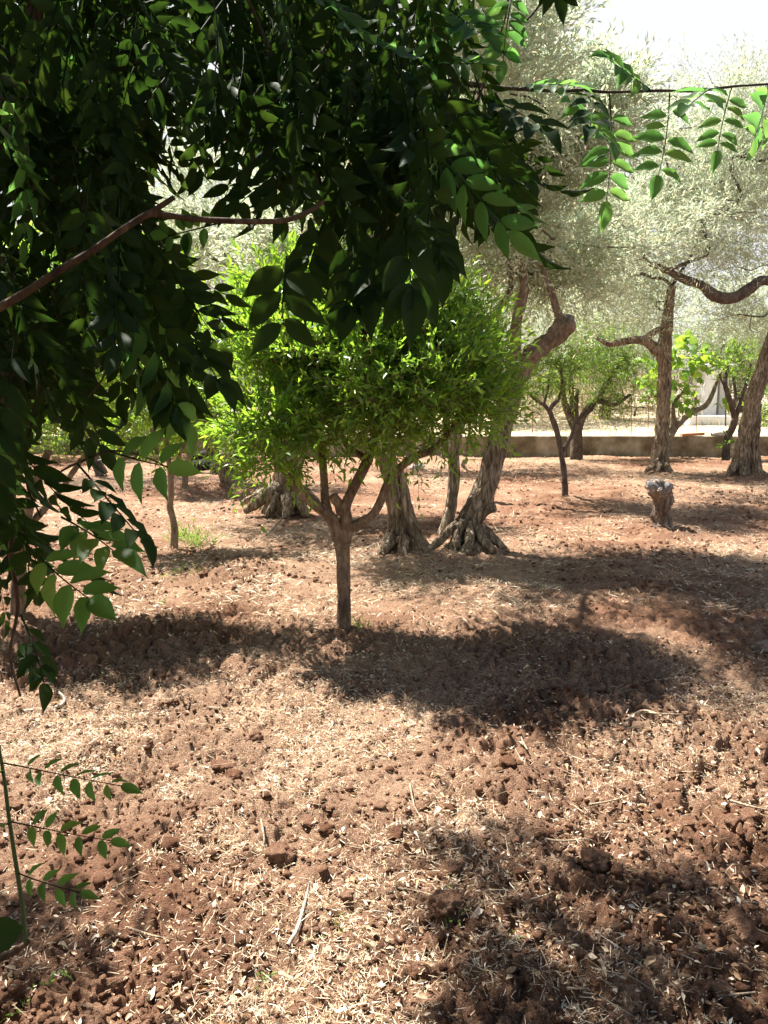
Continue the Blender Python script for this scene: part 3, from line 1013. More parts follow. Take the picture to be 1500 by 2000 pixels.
# --- dark leaning olive far left
d = float(G(198, 928)[1])
g = G(198, 928)
olE = thing('olive_tree', (g[0], g[1], 0), 'dark leaning olive trunk far back under the hanging vine leaves', 'olive tree', OG)
S = limb(olE, 'trunk', [(200, 928, 12), (190, 908, 10), (180, 885, 9), (172, 850, 8), (168, 800, 7), (175, 730, 5)], d, M_BARK_DARK, 12, .15, .1, 19, .06)
olive_crown(olE, [blob(160, 640, 130, 100, d), blob(260, 660, 90, 80, d + .5), blob(60, 620, 110, 110, d + .5), blob(170, 480, 150, 90, d)], 1500, 105, S[-5:], 35, K=12, leaf=(.08, .018))

# --- olive further back, its trunk behind the leaning olive stem
d = float(G(955, 978)[1])
g = G(955, 978)
olH = thing('olive_tree', (g[0], g[1], 0), 'olive further back whose slim trunk stands behind the leaning olive stem', 'olive tree', OG)
S = limb(olH, 'trunk', [(955, 980, 12), (957, 940, 10), (962, 890, 9), (972, 830, 8.5), (985, 760, 8), (1000, 680, 7), (1010, 600, 6)], d, M_BARK_OLIVE, 12, .12, .08, 51, .05)
olive_crown(olH, [blob(1000, 470, 140, 70, d), blob(900, 430, 120, 70, d + .4), blob(1080, 420, 110, 70, d + .5), blob(960, 380, 150, 70, d), blob(1060, 520, 90, 50, d)], 2600, 108, S[-6:], 45, .9, K=13, Lr=(.35, .65), leaf=(.075, .018))

d = float(G(872, 896)[1])
g = G(872, 896)
olI = thing('olive_tree', (g[0], g[1], 0), 'dark-footed olive close to the wall, seen between the split trunk and the thin olive stem', 'olive tree', OG)
S = limb(olI, 'trunk', [(872, 898, 14), (872, 884, 10), (868, 860, 8), (872, 820, 7), (868, 760, 6), (880, 690, 5)], d, M_BARK_DARK, 12, .15, .1, 57, .08)
S2 = limb(olI, 'limb', [(868, 800, 5), (830, 740, 4, -.6), (800, 680, 3.5, -1.2), (780, 620, 3, -1.8)], d, M_BARK_DARK, 8, .1, 0, 58, .08)
olive_crown(olI, [blob(760, 560, 110, 60, d - 2.5), blob(880, 560, 110, 60, d - 1.5), blob(800, 480, 130, 60, d - 2), blob(960, 600, 90, 45, d - 1), blob(680, 580, 90, 55, d - 2), blob(930, 500, 110, 60, d - 2)], 1700, 109, np.vstack([S[-4:], S2[-6:]]), 40, .9, K=12, Lr=(.4, .8), leaf=(.10, .026))

# --- straight olive right of the centre
d = float(G(1290, 922)[1])
g = G(1290, 922)
olF = thing('olive_tree', (g[0], g[1], 0), 'slim upright olive with one long limb to the left, behind the pale stump', 'olive tree', OG)
S = limb(olF, 'trunk', [(1292, 926, 22), (1290, 905, 17), (1291, 870, 15), (1295, 820, 12.5), (1297, 770, 12.5), (1298, 720, 13), (1297, 690, 14), (1300, 655, 11.5), (1304, 615, 10), (1312, 560, 8)], d, M_BARK_OLIVE, 18, .13, .12, 23, .06, 4.0)
S2 = limb(olF, 'limb', [(1295, 696, 11), (1278, 680, 10), (1262, 667, 8.5), (1240, 664, 7.5), (1215, 668, 7), (1188, 672, 5), (1165, 660, 3)], d, M_BARK_OLIVE, 10, .14, 0, 2, .06)
S3 = limb(olF, 'limb', [(1300, 640, 7), (1284, 645, 6.5), (1268, 656, 6.5), (1256, 664, 6)], d, M_BARK_OLIVE, 9, .12)
roots(olF, [[(1285, 900, 10, -.2), (1272, 912, 8, -.3), (1260, 922, 4, -.35)], [(1298, 905, 10, -.2), (1304, 922, 6, -.3)], [(1288, 905, 9, -.3), (1284, 926, 6, -.45)]], d, M_BARK_OLIVE, 80)
olive_crown(olF, [blob(1290, 480, 150, 90, d), blob(1200, 570, 130, 70, d + .6), blob(1330, 590, 90, 50, d + .6), blob(1230, 420, 150, 100, d + 1), blob(1360, 400, 130, 130, d + .5), blob(1130, 610, 100, 60, d + 1.2), blob(1280, 300, 170, 110, d + 1), blob(1230, 640, 80, 30, d - .3), blob(1200, 220, 120, 70, d), blob(1100, 480, 150, 60, d - 2.6), blob(1240, 440, 140, 65, d - 3), blob(985, 470, 130, 60, d - 3.4)], 5400, 106, np.vstack([S[-6:], S2[-5:]]), 80, .92, K=14, Lr=(.4, .8), leaf=(.085, .02))

# --- big leaning olive at the right edge
d = float(G(1455, 930)[1])
g = G(1455, 930)
olG = thing('olive_tree', (g[0], g[1], 0), 'thick olive leaning out at the right edge, with a dark hollow down its trunk', 'olive tree', OG)
S = limb(olG, 'trunk', [(1442, 932, 22), (1447, 905, 18), (1452, 870, 15), (1460, 830, 14), (1470, 785, 14.5), (1484, 740, 15), (1500, 695, 14), (1518, 650, 15), (1536, 600, 13), (1550, 540, 10)], d, M_BARK_OLIVE, 18, .13, .12, 27, .06, 4.0)
limb(olG, 'limb', [(1478, 930, 15, -.05), (1474, 900, 11, -.05), (1474, 860, 10, -.02), (1478, 820, 8, .05), (1482, 790, 6, .1)], d, M_BARK_OLIVE, 12, .2, .1, 29, .06)
S2 = limb(olG, 'limb', [(1540, 590, 11), (1520, 555, 10.5), (1490, 548, 10), (1462, 566, 10), (1430, 582, 10), (1395, 577, 10.5), (1368, 556, 9), (1338, 546, 8), (1315, 535, 7), (1290, 522, 6), (1262, 510, 4), (1250, 470, 3)], d, M_BARK_DARK, 12, .18, 0, 31, .06)
roots(olG, [[(1436, 905, 12, -.2), (1424, 925, 8, -.3), (1412, 936, 4, -.35)], [(1480, 915, 12, -.1), (1494, 928, 8, -.15), (1510, 934, 4, -.2)], [(1452, 915, 10, -.3), (1452, 936, 7, -.45)]], d, M_BARK_OLIVE, 90)
olive_crown(olG, [blob(1450, 300, 140, 130, d), blob(1510, 430, 120, 120, d + .5), blob(1420, 440, 100, 80, d - .5), blob(1380, 520, 80, 40, d - .3), blob(1470, 520, 110, 50, d + .7), blob(1420, 620, 60, 35, d + 1), blob(1490, 630, 60, 50, d + .8), blob(1400, 210, 130, 70, d), blob(1520, 250, 100, 100, d)], 3900, 107, np.vstack([S[-4:], S2[-14:]]), 75, .92, K=14, Lr=(.4, .8), leaf=(.08, .019))

# --- distant olives behind, closing the gaps between crowns
for px, d0, sd, sc, lab in ((1180, 26, 1, 1.0, 'distant olive crown over the field, behind the dark almond tree'), (1440, 28, 2, 1.1, 'distant olive beyond the wall, behind the thick leaning olive'), (920, 25, 3, 1.0, 'distant olive beyond the wall, seen above the fruit tree')):
    p = W(px, 800, d0)
    z0 = field_z(p[0], d0)
    t_ = thing('olive_tree', (p[0], d0, z0), lab, 'olive tree', OG)
    mb = MB()
    S = tube(mb, [(p[0], d0, z0 - .2), (p[0] + .1, d0, z0 + 1), (p[0] - .1, d0, z0 + 2)], [.2, .15, .12], 10, .1, .2, 4, sd)
    mb.build('trunk', M_BARK_DARK, t_)
    bl = [(np.array([p[0] + q, d0 + w_, z0 + hz]), np.array([1.5, 1.3, .9]) * sc) for q, w_, hz in ((-1.2, 0, 2.4), (1.2, .3, 2.5), (0, -.3, 3.4), (.4, .5, 4.3), (-1.6, .5, 3.6), (1.7, .2, 3.5))]
    olive_crown(t_, bl, 1500, 110 + sd, S[-3:], 30, .6, K=10, Lr=(.4, .8), leaf=(.12, .034))

# --- the green fruit tree in front
d = float(G(672, 1240)[1])
g = G(672, 1240)
ft = thing('fruit_tree', (g[0], g[1], 0), 'bright green round-crowned fruit tree with a slim bare trunk in the middle of the plot', 'fruit tree')
limb(ft, 'trunk', [(672, 1248, 18), (671, 1228, 15.5), (672, 1180, 14), (671, 1130, 14), (670, 1090, 13.5), (667, 1060, 14.5), (660, 1035, 12), (652, 1015, 10)], d, M_BARK_CITRUS, 16, .06, .02, 33, .03)
S1 = limb(ft, 'limb', [(664, 1055, 14), (652, 1020, 13), (638, 1003, 11), (615, 985, 10.5), (592, 962, 10), (570, 935, 9), (552, 915, 7), (530, 880, 5)], d, M_BARK_CITRUS, 12, .08, 0, 34, .03)
S2 = limb(ft, 'limb', [(642, 1010, 11), (635, 975, 9, .05), (633, 940, 8, .1), (630, 900, 8, .12), (622, 850, 7, .15), (600, 790, 6, .2), (585, 730, 4, .2)], d, M_BARK_CITRUS, 12, .08, 0, 35, .03)
S3 = limb(ft, 'limb', [(672, 1060, 14), (677, 1025, 13), (674, 995, 11), (682, 970, 10), (700, 935, 10), (715, 905, 10), (724, 880, 9), (735, 840, 8), (750, 790, 6), (770, 730, 4)], d, M_BARK_CITRUS, 12, .08, 0, 36, .03)
S4 = limb(ft, 'limb', [(678, 1035, 10), (700, 1022, 9.5), (728, 1005, 9), (745, 975, 8.5), (757, 945, 8.5), (780, 915, 8), (810, 892, 7.5), (845, 878, 7), (880, 840, 5), (910, 780, 4)], d, M_BARK_CITRUS, 12, .08, 0, 37, .03)
limb(ft, 'stub', [(668, 1005, 11), (662, 985, 10), (654, 975, 9.5), (650, 966, 8.5)], d, M_BARK_CITRUS, 12, .1, 0, 38, .03)
S5 = limb(ft, 'limb', [(722, 900, 8), (705, 890, 7, .1), (688, 878, 6.5, .2), (672, 862, 5, .3), (660, 800, 4, .35)], d, M_BARK_CITRUS, 10, .08, 0, 39, .03)
r = np.random.default_rng(201)
bl = [blob(560, 800, 95, 110, d - .1, .5), blob(520, 720, 80, 100, d + .1, .5), blob(640, 700, 130, 130, d - .2, .6), blob(760, 710, 140, 130, d - .25, .6), blob(860, 745, 110, 105, d - .05, .55), blob(932, 770, 66, 55, d + .1, .4), blob(830, 660, 130, 80, d + .2, .6), blob(620, 620, 110, 70, d + .2, .5), blob(730, 630, 120, 70, d + .3, .6), blob(800, 810, 110, 60, d, .5), blob(680, 790, 110, 80, d - .1, .5), blob(530, 880, 70, 60, d - .15, .35), blob(500, 830, 60, 70, d - .05, .35), blob(900, 800, 80, 55, d + .1, .4), blob(590, 610, 100, 75, d + .1, .5), blob(690, 595, 120, 70, d + .1, .55), blob(800, 610, 110, 65, d + .1, .5), blob(840, 648, 80, 55, d + .15, .4), blob(500, 640, 60, 70, d + .1, .35)]
n = 5000
P, u = sample_blobs(r, bl, n, .40, .68, 3.0, 7)
D = nz(u * .75 + np.array([0, 0, .55]) + r.normal(size=P.shape) * .4)
low = P[:, 2] < 1.45
dr = np.where(low, r.uniform(.1, .6, n), r.uniform(-.1, .3, n))
wm = MB()
inst = put_twigs(r, None, wm, P, D, r.uniform(.12, .30, n), dr, 10, .070, .0205, .72, T_LANCE, .5, .0022, .93)
wm.build('twigs', M_BARK_YOUNG, ft, True, None, 'stuff')
bm_ = MB()
grow(r, bm_, np.vstack([S1[-10:], S2[-14:], S3[-14:], S4[-14:], S5[-6:]]), P[r.choice(n, 110, replace=False)], .0045, .016, .14, 5)
bm_.build('branches', M_BARK_CITRUS, ft, True, None, 'stuff')
order = np.argsort(np.linalg.norm(inst[0] - np.array([0, 0, EYE]), axis=1))


def basis(Dv, Nv, L_, W_):
    D_ = nz(Dv)
    N2 = nz(Nv - D_ * (Nv @ D_))
    X_ = np.cross(D_, N2)
    return np.column_stack([X_ * W_, D_ * L_, N2 * L_])


def mat4(R3, p):
    m = Matrix.Identity(4)
    for a_ in range(3):
        for b2 in range(3):
            m[a_][b2] = float(R3[a_, b2])
        m[a_][3] = float(p[a_])
    return m


lf = MB()
lf.add(*T_LANCE)
leaf_me = lf.mesh('leaf', M_CITR)
base = np.array(ft.location)
near = order[:300]
rest = order[300:]
for q in near:
    o = bpy.data.objects.new('leaf', leaf_me)
    COL.objects.link(o)
    o.parent = ft
    o.matrix_local = mat4(basis(inst[1][q], inst[2][q], inst[3][q], inst[4][q]), inst[0][q] - base)
lm = MB()
put_leaves(lm, T_LANCE, *[a_[rest] for a_ in inst])
lm.build('crown', M_CITR, ft, True, None, 'stuff')


def leafy_tree(name, label, cat, basepx, limbs, blobs_, n, seed, mat, bark, leaf, K=9, Lr=(.15, .4), droop=(0, .5), gap=.82, tpl=T_LANCE, spread=.7, ld=0.0, group=None, ntg=40, tip=.005, rmax=.03, amp=.1, keep=None):
    g_ = G(*basepx)
    d_ = float(g_[1])
    t_ = thing(name, (g_[0], g_[1], 0), label, cat, group)
    St = []
    for q, l_ in enumerate(limbs):
        s__ = limb(t_, 'trunk' if q == 0 else 'limb', l_, d_, bark, 10, amp, .03, seed + q, .06)
        St.append(s__[-5:])
    r_ = np.random.default_rng(seed)
    bl_ = [blob(b2[0], b2[1], b2[2], b2[3], d_ + (b2[4] if len(b2) > 4 else 0)) for b2 in blobs_]
    P_, u_ = sample_blobs(r_, bl_, n, .42, gap, 2.2, seed)
    D_ = nz(u_ * .8 + np.array([0, 0, .4]) + r_.normal(size=P_.shape) * .45)
    lm_, wm_, bm2 = MB(), MB(), MB()
    put_twigs(r_, lm_, wm_, P_, D_, r_.uniform(*Lr, n), r_.uniform(*droop, n), K, leaf[0], leaf[1], spread, tpl, .45, .0025, keep, ld)
    grow(r_, bm2, np.vstack(St), P_[r_.choice(n, min(ntg, n), replace=False)], tip, rmax, .12, 5)
    bm2.build('branches', bark, t_, True, None, 'stuff')
    wm_.build('twigs', bark, t_, True, None, 'stuff')
    lm_.build('crown', mat, t_)
    return t_


# --- second fruit tree at the left edge, behind the hanging vine
leafy_tree('fruit_tree', 'broad fruit tree at the left edge, mostly behind the hanging vine', 'fruit tree', (35, 1205),
           [[(35, 1215, 16), (37, 1120, 14), (45, 1040, 12), (65, 960, 9), (95, 880, 7)], [(40, 1060, 9), (-15, 960, 8), (-65, 860, 6)], [(45, 1040, 8), (115, 960, 7, .2), (185, 860, 5, .3)]],
           [(35, 700, 140, 120), (155, 690, 110, 110, .2), (-85, 720, 120, 120), (55, 560, 130, 90), (205, 560, 90, 70, .4), (-55, 560, 120, 90), (265, 600, 110, 80, .2), (330, 660, 70, 60, .3)], 1900, 211, M_CITR, M_BARK_CITRUS, (.08, .022), K=9, Lr=(.15, .32), ntg=60)
# --- young trees on the left
leafy_tree('fruit_tree', 'thin crooked young fruit tree near a small weed bush, left of the open straw patch', 'fruit tree', (339, 1068),
           [[(339, 1072, 8), (341, 1040, 7), (338, 1015, 6.5), (332, 990, 6.5), (334, 960, 6), (332, 920, 5), (325, 860, 4)], [(333, 940, 4), (350, 890, 3.5), (375, 840, 3), (400, 800, 2.5)]],
           [(300, 780, 90, 90), (380, 770, 70, 80, .2), (250, 700, 80, 80), (390, 680, 70, 60, .3), (300, 850, 80, 40), (410, 830, 40, 50)], 620, 221, M_CITR, M_BARK_YOUNG, (.10, .024), Lr=(.15, .35))
leafy_tree('fruit_tree', 'slender forked sapling in front of the dark log pile', 'fruit tree', (360, 958),
           [[(360, 962, 6), (362, 930, 5.5), (366, 905, 5.5), (370, 888, 5)], [(369, 892, 4), (366, 870, 4), (362, 850, 3), (355, 800, 2.5)], [(369, 890, 4), (380, 875, 4.5), (386, 866, 6), (388, 858, 4)]],
           [(340, 800, 60, 50), (390, 800, 50, 40), (350, 740, 70, 40)], 200, 222, M_CITR, M_BARK_YOUNG, (.13, .03), Lr=(.2, .4), ntg=15)
# --- slim fork at right
leafy_tree('almond_sapling', 'slim dark sapling with two forks, standing before the concrete wall', 'sapling', (1103, 970),
           [[(1104, 974, 7), (1103, 950, 6), (1101, 920, 6), (1096, 885, 5.5), (1088, 845, 5.5), (1078, 815, 5), (1072, 800, 5)], [(1072, 802, 4), (1062, 790, 4), (1050, 783, 3.5), (1036, 772, 2.5)],
            [(1072, 802, 4), (1082, 788, 4), (1092, 778, 3.5), (1098, 750, 3), (1095, 715, 2)], [(1097, 888, 4.5), (1108, 866, 4), (1118, 846, 4), (1122, 826, 3)], [(1062, 790, 3), (1070, 760, 2.5), (1072, 740, 2)]],
           [(1060, 730, 40, 35), (1100, 715, 40, 40), (1030, 760, 30, 30)], 170, 231, M_PEACH, M_BARK_DARK, (.10, .02), Lr=(.15, .35), ntg=15, ld=.3)
# --- almond tree near the wall
leafy_tree('almond_tree', 'vase-shaped almond tree with drooping leaves right in front of the concrete wall', 'almond tree', (1125, 896),
           [[(1126, 900, 13), (1126, 875, 12), (1126, 850, 11), (1124, 828, 9)], [(1122, 840, 7), (1110, 805, 7), (1101, 780, 6), (1098, 740, 5), (1090, 700, 3)], [(1124, 832, 6), (1119, 795, 5.5), (1116, 765, 5), (1112, 700, 3)],
            [(1130, 840, 7), (1140, 812, 7), (1155, 795, 6.5), (1172, 772, 6), (1195, 730, 4.5), (1225, 690, 3)], [(1128, 835, 6), (1145, 800, 6), (1168, 783, 5.5), (1200, 790, 4), (1232, 770, 3)], [(1126, 830, 4), (1126, 790, 4), (1128, 760, 3)]],
           [(1110, 700, 60, 60), (1170, 680, 60, 55, .4), (1230, 740, 40, 45), (1150, 735, 70, 45, -.3), (1210, 690, 50, 45, .3), (1085, 745, 35, 30), (1185, 775, 35, 35, .2), (1140, 660, 70, 45, .5)], 760, 232, M_PEACH, M_BARK_DARK, (.13, .026), Lr=(.25, .5), droop=(.2, .9), ld=.5)
# --- fig
leafy_tree('fig_tree', 'broad-leaved fig with one low limb reaching toward the white outbuilding', 'fig tree', (1303, 893),
           [[(1303, 897, 9), (1304, 870, 8), (1308, 850, 7.5)], [(1307, 855, 7), (1322, 832, 6.5), (1342, 812, 6), (1362, 800, 5.5), (1378, 792, 5), (1392, 768, 4), (1402, 740, 3.5), (1422, 705, 2.5)],
            [(1308, 852, 5), (1316, 825, 4.5), (1314, 795, 4), (1325, 775, 3.5), (1340, 760, 3)], [(1342, 812, 3.5), (1356, 792, 3), (1358, 775, 2)], [(1304, 870, 5), (1290, 800, 4, .3), (1270, 750, 3, .4)]],
           [(1275, 775, 25, 25), (1318, 790, 30, 35), (1310, 740, 40, 25, .3), (1350, 715, 35, 25), (1390, 785, 22, 12), (1345, 690, 35, 25), (1260, 730, 25, 25, .4), (1400, 740, 30, 20)], 64, 233, M_FIG, M_TWIG, (.24, .22), K=4, Lr=(.2, .4), tpl=T_FIG, spread=1.0, ld=.35, ntg=20)
# --- slim tree by the wall at right
leafy_tree('fruit_tree', 'slim forked tree at the wall foot, between the fig and the thick leaning olive', 'fruit tree', (1418, 898),
           [[(1418, 902, 8), (1418, 880, 7.5), (1422, 855, 7), (1432, 832, 6.5), (1436, 815, 6)], [(1435, 820, 5), (1428, 790, 5), (1420, 765, 4.5), (1416, 745, 4), (1422, 715, 3)], [(1436, 818, 5), (1444, 790, 4.5), (1452, 765, 4), (1462, 735, 3), (1466, 710, 2)], [(1430, 795, 3), (1436, 770, 3), (1432, 735, 2.5)], [(1420, 760, 2.5), (1410, 745, 2), (1405, 730, 1.5)]],
           [(1425, 700, 30, 25), (1465, 700, 35, 30), (1430, 860, 15, 20), (1440, 720, 30, 25), (1490, 790, 25, 40, .6)], 130, 234, M_FIG, M_BARK_DARK, (.13, .045), Lr=(.15, .35), ntg=15)

# ------------------------------------------------------------------ stump, log pile
d = float(G(1292, 1037)[1])
g = G(1292, 1037)
st = thing('tree_stump', (g[0], g[1], 0), 'knee-high pale weathered stump with a knobbly grey head on the red soil', 'stump')
limb(st, 'trunk', [(1293, 1042, 22), (1293, 1025, 19.5), (1293, 1000, 17.5), (1294, 980, 17.5), (1292, 968, 20), (1289, 955, 23), (1288, 944, 21), (1290, 938, 14)], d, M_STUMP, 22, .26, .12, 41, .015, 11)
limb(st, 'knob', [(1290, 960, 14, -.06), (1277, 953, 11, -.1), (1270, 946, 8, -.1), (1268, 941, 5, -.08)], d, M_CUTWOOD, 12, .18, 0, 42, .02)
limb(st, 'knob', [(1292, 962, 12, -.03), (1303, 952, 12, -.08), (1308, 944, 9, -.08)], d, M_CUTWOOD, 12, .18, 0, 43, .02)
limb(st, 'knob', [(1292, 968, 10, -.1), (1289, 962, 9, -.15), (1287, 955, 6, -.17)], d, M_STUMP, 12, .18, 0, 44, .02)

LG = 'dark logs piled behind the leaning olive trunk'
for q, (a_, b2, rr, dd_) in enumerate((((372, 912), (470, 905), 11, 0), ((385, 900), (480, 897), 9, .3), ((365, 900), (420, 888), 8, .15), ((410, 915), (490, 912), 8, -.2), ((440, 890), (500, 902), 8, .2))):
    dl = float(G(430, 922)[1]) + dd_
    P0, P1 = W(*a_, dl), W(*b2, dl + .15)
    mid = (P0 + P1) / 2
    mid[2] += .03
    mb = MB()
    tube(mb, [P0, mid, P1], [rr * dl / FPX, rr * dl / FPX * 1.05, rr * dl / FPX * .9], 10, .08, .2, 5, q)
    o = mb.build('log', M_CHAR, None, True, mid)
    tag(o, ['long charred log lowest at the front of the dark pile', 'charred log lying across the back of the dark pile', 'short blackened log end at the left of the dark pile', 'charred log in front of the leaning olive foot', 'tilted charred log right of the leaning olive trunk'][q], 'log', LG)

# ------------------------------------------------------------------ litter on the soil
rng = np.random.default_rng(77)


def scatter(n, dmin, dmax, power, sm):
    """ground points inside a widened view wedge; sm = how much the straw mask matters"""
    out_x, out_y = [], []
    tot = 0
    while tot < n:
        y_ = dmin * (dmax / dmin) ** (rng.uniform(0, 1, n) ** power)
        x_ = rng.uniform(-.66, .66, n) * y_
        cl = np.clip(.5 + .9 * fbm2(x_ * 3.1, y_ * 2.4, 2, 55) + .35 * vn2(x_ * 11, y_ * 9, 56), .05, 1) if sm else 1.0
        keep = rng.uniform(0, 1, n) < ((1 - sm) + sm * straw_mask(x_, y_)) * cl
        out_x.append(x_[keep]); out_y.append(y_[keep])
        tot += keep.sum()
    return np.concatenate(out_x)[:n], np.concatenate(out_y)[:n]


# straws
n = 95000
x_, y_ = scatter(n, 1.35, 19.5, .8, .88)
z_ = ground_z(x_, y_)
ang = rng.uniform(0, 2 * np.pi, n)
D = np.stack([np.cos(ang), np.sin(ang), rng.normal(.08, .22, n)], 1)
Nn = np.stack([rng.normal(0, .4, n), rng.normal(0, .4, n), np.ones(n)], 1)
L_ = (.007 + .036 * rng.uniform(0, 1, n) ** 2.2) * (1 + (rng.uniform(size=n) < .04) * 1.5) * np.clip(.8 + y_ * .03, 1, 1.4)
w_ = rng.uniform(.0010, .0024, n) * np.clip(.7 + y_ * .09, 1, 2.2)
mb = MB()
P = np.stack([x_, y_, z_ + .006 + rng.uniform(0, .012, n)], 1)
put_leaves(mb, (np.array([[-.5, 0, 0], [.5, .04, 0], [.3, 1, .03], [-.35, .96, .0]]), np.array([[0, 1, 2, 3]])), P, D, Nn, L_, w_)
mb.build('straw_litter', M_STRAW, None, True, (0, 0, 0), 'stuff')
n = 26000
x_, y_ = scatter(n, 5.0, 19.8, .75, .8)
z_ = ground_z(x_, y_)
ang = rng.uniform(0, 2 * np.pi, n)
D = np.stack([np.cos(ang), np.sin(ang), rng.normal(.12, .25, n)], 1)
Nn = np.stack([rng.normal(0, .4, n), rng.normal(0, .4, n), np.ones(n)], 1)
mb2 = MB()
put_leaves(mb2, T_DIAMOND, np.stack([x_, y_, z_ + .01], 1), D, Nn, rng.uniform(.03, .11, n), rng.uniform(.005, .011, n))
mb2.build('straw_litter', M_STRAW, None, True, (0, 0, 0), 'stuff')
# dry leaf fragments
n = 32000
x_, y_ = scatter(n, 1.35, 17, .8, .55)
z_ = ground_z(x_, y_)
ang = rng.uniform(0, 2 * np.pi, n)
D = np.stack([np.cos(ang), np.sin(ang), rng.normal(.1, .35, n)], 1)
Nn = np.stack([rng.normal(0, .6, n), rng.normal(0, .6, n), np.ones(n)], 1)
L_ = .004 + .024 * rng.uniform(0, 1, n) ** 2.4
mb = MB()
put_leaves(mb, (np.array([[0, 0, 0], [.5, .35, .12], [-.5, .4, .14], [0, .45, 0], [.15, 1, .08]]), np.array([[0, 1, 3], [0, 3, 2], [1, 4, 3], [3, 4, 2]])), np.stack([x_, y_, z_ + .006 + rng.uniform(0, .01, n)], 1), D, Nn, L_, L_ * rng.uniform(.25, .6, n))
mb.build('dry_leaf_litter', M_DRYLEAF, None, True, (0, 0, 0), 'stuff')


n = 900
x_, y_ = scatter(n, 1.5, 5.0, 1.0, .3)
z_ = ground_z(x_, y_)
ang = rng.uniform(0, 2 * np.pi, n)
D = np.stack([np.cos(ang), np.sin(ang), rng.normal(.15, .4, n)], 1)
Nn = np.stack([rng.normal(0, .7, n), rng.normal(0, .7, n), np.ones(n)], 1)
L_ = rng.uniform(.018, .042, n)
mb = MB()
for q in range(4):
    sel = np.arange(n) % 4 == q
    put_leaves(mb, ovate([(.12, .34), (.4, .5), (.75, .26)], .5, (.1, .5, -.3, .8)[q], .12, q), np.stack([x_, y_, z_ + .008], 1)[sel], D[sel], Nn[sel], L_[sel], (L_ * rng.uniform(.3, .55, n))[sel])
mb.build('fallen_leaves', M_DRYLEAF, None, True, (0, 0, 0), 'stuff')


# loose clods of soil
def ico(sub):
    import bmesh
    bm = bmesh.new()
    bmesh.ops.create_icosphere(bm, subdivisions=sub, radius=1)
    bm.verts.ensure_lookup_table()
    V = np.array([v.co[:] for v in bm.verts])
    F = np.array([[v.index for v in f.verts] for f in bm.faces])
    bm.free()
    return V, F


def clod_tpl(sub, seed):
    V, F = ico(sub)
    m = 1 + .30 * vn3(V * 1.5 + seed * 3.1, seed) + .26 * vn3(V * 3.2 + 9, seed + 1) + .16 * vn3(V * 7, seed + 2)
    return V * m[:, None] * np.array([1, .85, .68]), F


mb = MB()
for lev, n, dmin, dmax, smin, smax in ((3, 170, 1.4, 3.4, .018, .042), (2, 4200, 1.4, 4.2, .008, .020), (1, 24000, 1.4, 7.0, .005, .014), (1, 11000, 6.0, 18, .011, .032)):
    tp = [clod_tpl(lev, s) for s in range(6)]
    x_, y_ = scatter(n, dmin, dmax, .9, 0)
    rough = .5 + .5 * fbm2(x_ * .9 + 7, y_ * .9, 2, 41)
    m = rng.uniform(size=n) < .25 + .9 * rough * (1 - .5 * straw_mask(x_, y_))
    x_, y_ = x_[m], y_[m]
    z_ = ground_z(x_, y_)
    s_c = smin + (smax - smin) * rng.uniform(0, 1, len(x_)) ** 2.6
    for q in range(6):
        sel = np.arange(len(x_)) % 6 == q
        V, F = tp[q]
        a_ = rng.uniform(0, 6.28, sel.sum())
        c_, s__ = np.cos(a_)[:, None], np.sin(a_)[:, None]
        S_ = s_c[sel][:, None]
        Vx = x_[sel][:, None] + S_ * (V[None, :, 0] * c_ - V[None, :, 1] * s__)
        Vy = y_[sel][:, None] + S_ * (V[None, :, 0] * s__ + V[None, :, 1] * c_)
        Vz = z_[sel][:, None] + S_ * (V[None, :, 2] + .15)
        mb.add(np.stack([Vx, Vy, Vz], -1).reshape(-1, 3), (np.arange(sel.sum())[:, None, None] * len(V) + F[None]).reshape(-1, 3))
mb.build('soil_clods', M_SOIL, None, True, (0, 0, 0), 'stuff')

# single large clods and stones
for px, py, r_px, mat, name, lab, cat in (
        (1440, 1845, 42, M_SOIL, 'soil_clod', 'largest rounded clod of red soil in the shaded corner', 'clod'),
        (500, 1450, 14, M_SOIL, 'soil_clod', 'small round clod of red soil on the pale straw', 'clod'),
        (865, 1815, 34, M_SOIL, 'soil_clod', 'crumbly dark clod next to a green sprout', 'clod'),
        (1160, 1720, 30, M_SOIL, 'soil_clod', 'reddish clod at the edge of the near shadow', 'clod'),
        (545, 1690, 32, M_SOIL, 'soil_clod', 'shadowed clod left of the curved pale twig', 'clod'),
        (1494, 1276, 24, M_DULLROCK, 'stone', 'flat grey stone in the soil at the right edge', 'stone'),
        (815, 917, 12, M_ROCK, 'stone', 'small pale block of stone lying far back between olive trunks', 'stone'),
        (305, 1185, 6, M_ROCK, 'stone', 'tiny white pebble on dark soil below the weed bush', 'stone'),
        (65, 975, 16, M_ROCK, 'stone', 'white rock half hidden behind the hanging vine leaves', 'stone')):
    g = G(px, py)
    d = g[1]
    V, F = clod_tpl(4, int(px) % 17)
    s_r = r_px * d / FPX
    mb = MB()
    mb.add(V * s_r, F)
    o = mb.build(name, mat, None, True, (0, 0, 0))
    o.location = (g[0], g[1], gz(g) + s_r * .3)
    tag(o, lab, cat)


# fallen twigs
def twig(px_list, r_px, mat, label, name='twig', cat='twig', lift=.012):
    P, R = [], []
    for k, q in enumerate(px_list):
        g_ = G(q[0], q[1])
        h_ = q[2] if len(q) > 2 else 0
        g_ = G(q[0], q[1], gz(g_) + lift + h_)
        P.append(g_)
        R.append(r_px * g_[1] / FPX * (1 - .5 * k / (len(px_list) - 1)))
    mb = MB()
    tube(mb, P, R, 7, .02, .15, 40, int(px_list[0][0]))
    o = mb.build(name, mat, None, True, P[0])
    tag(o, label, cat)


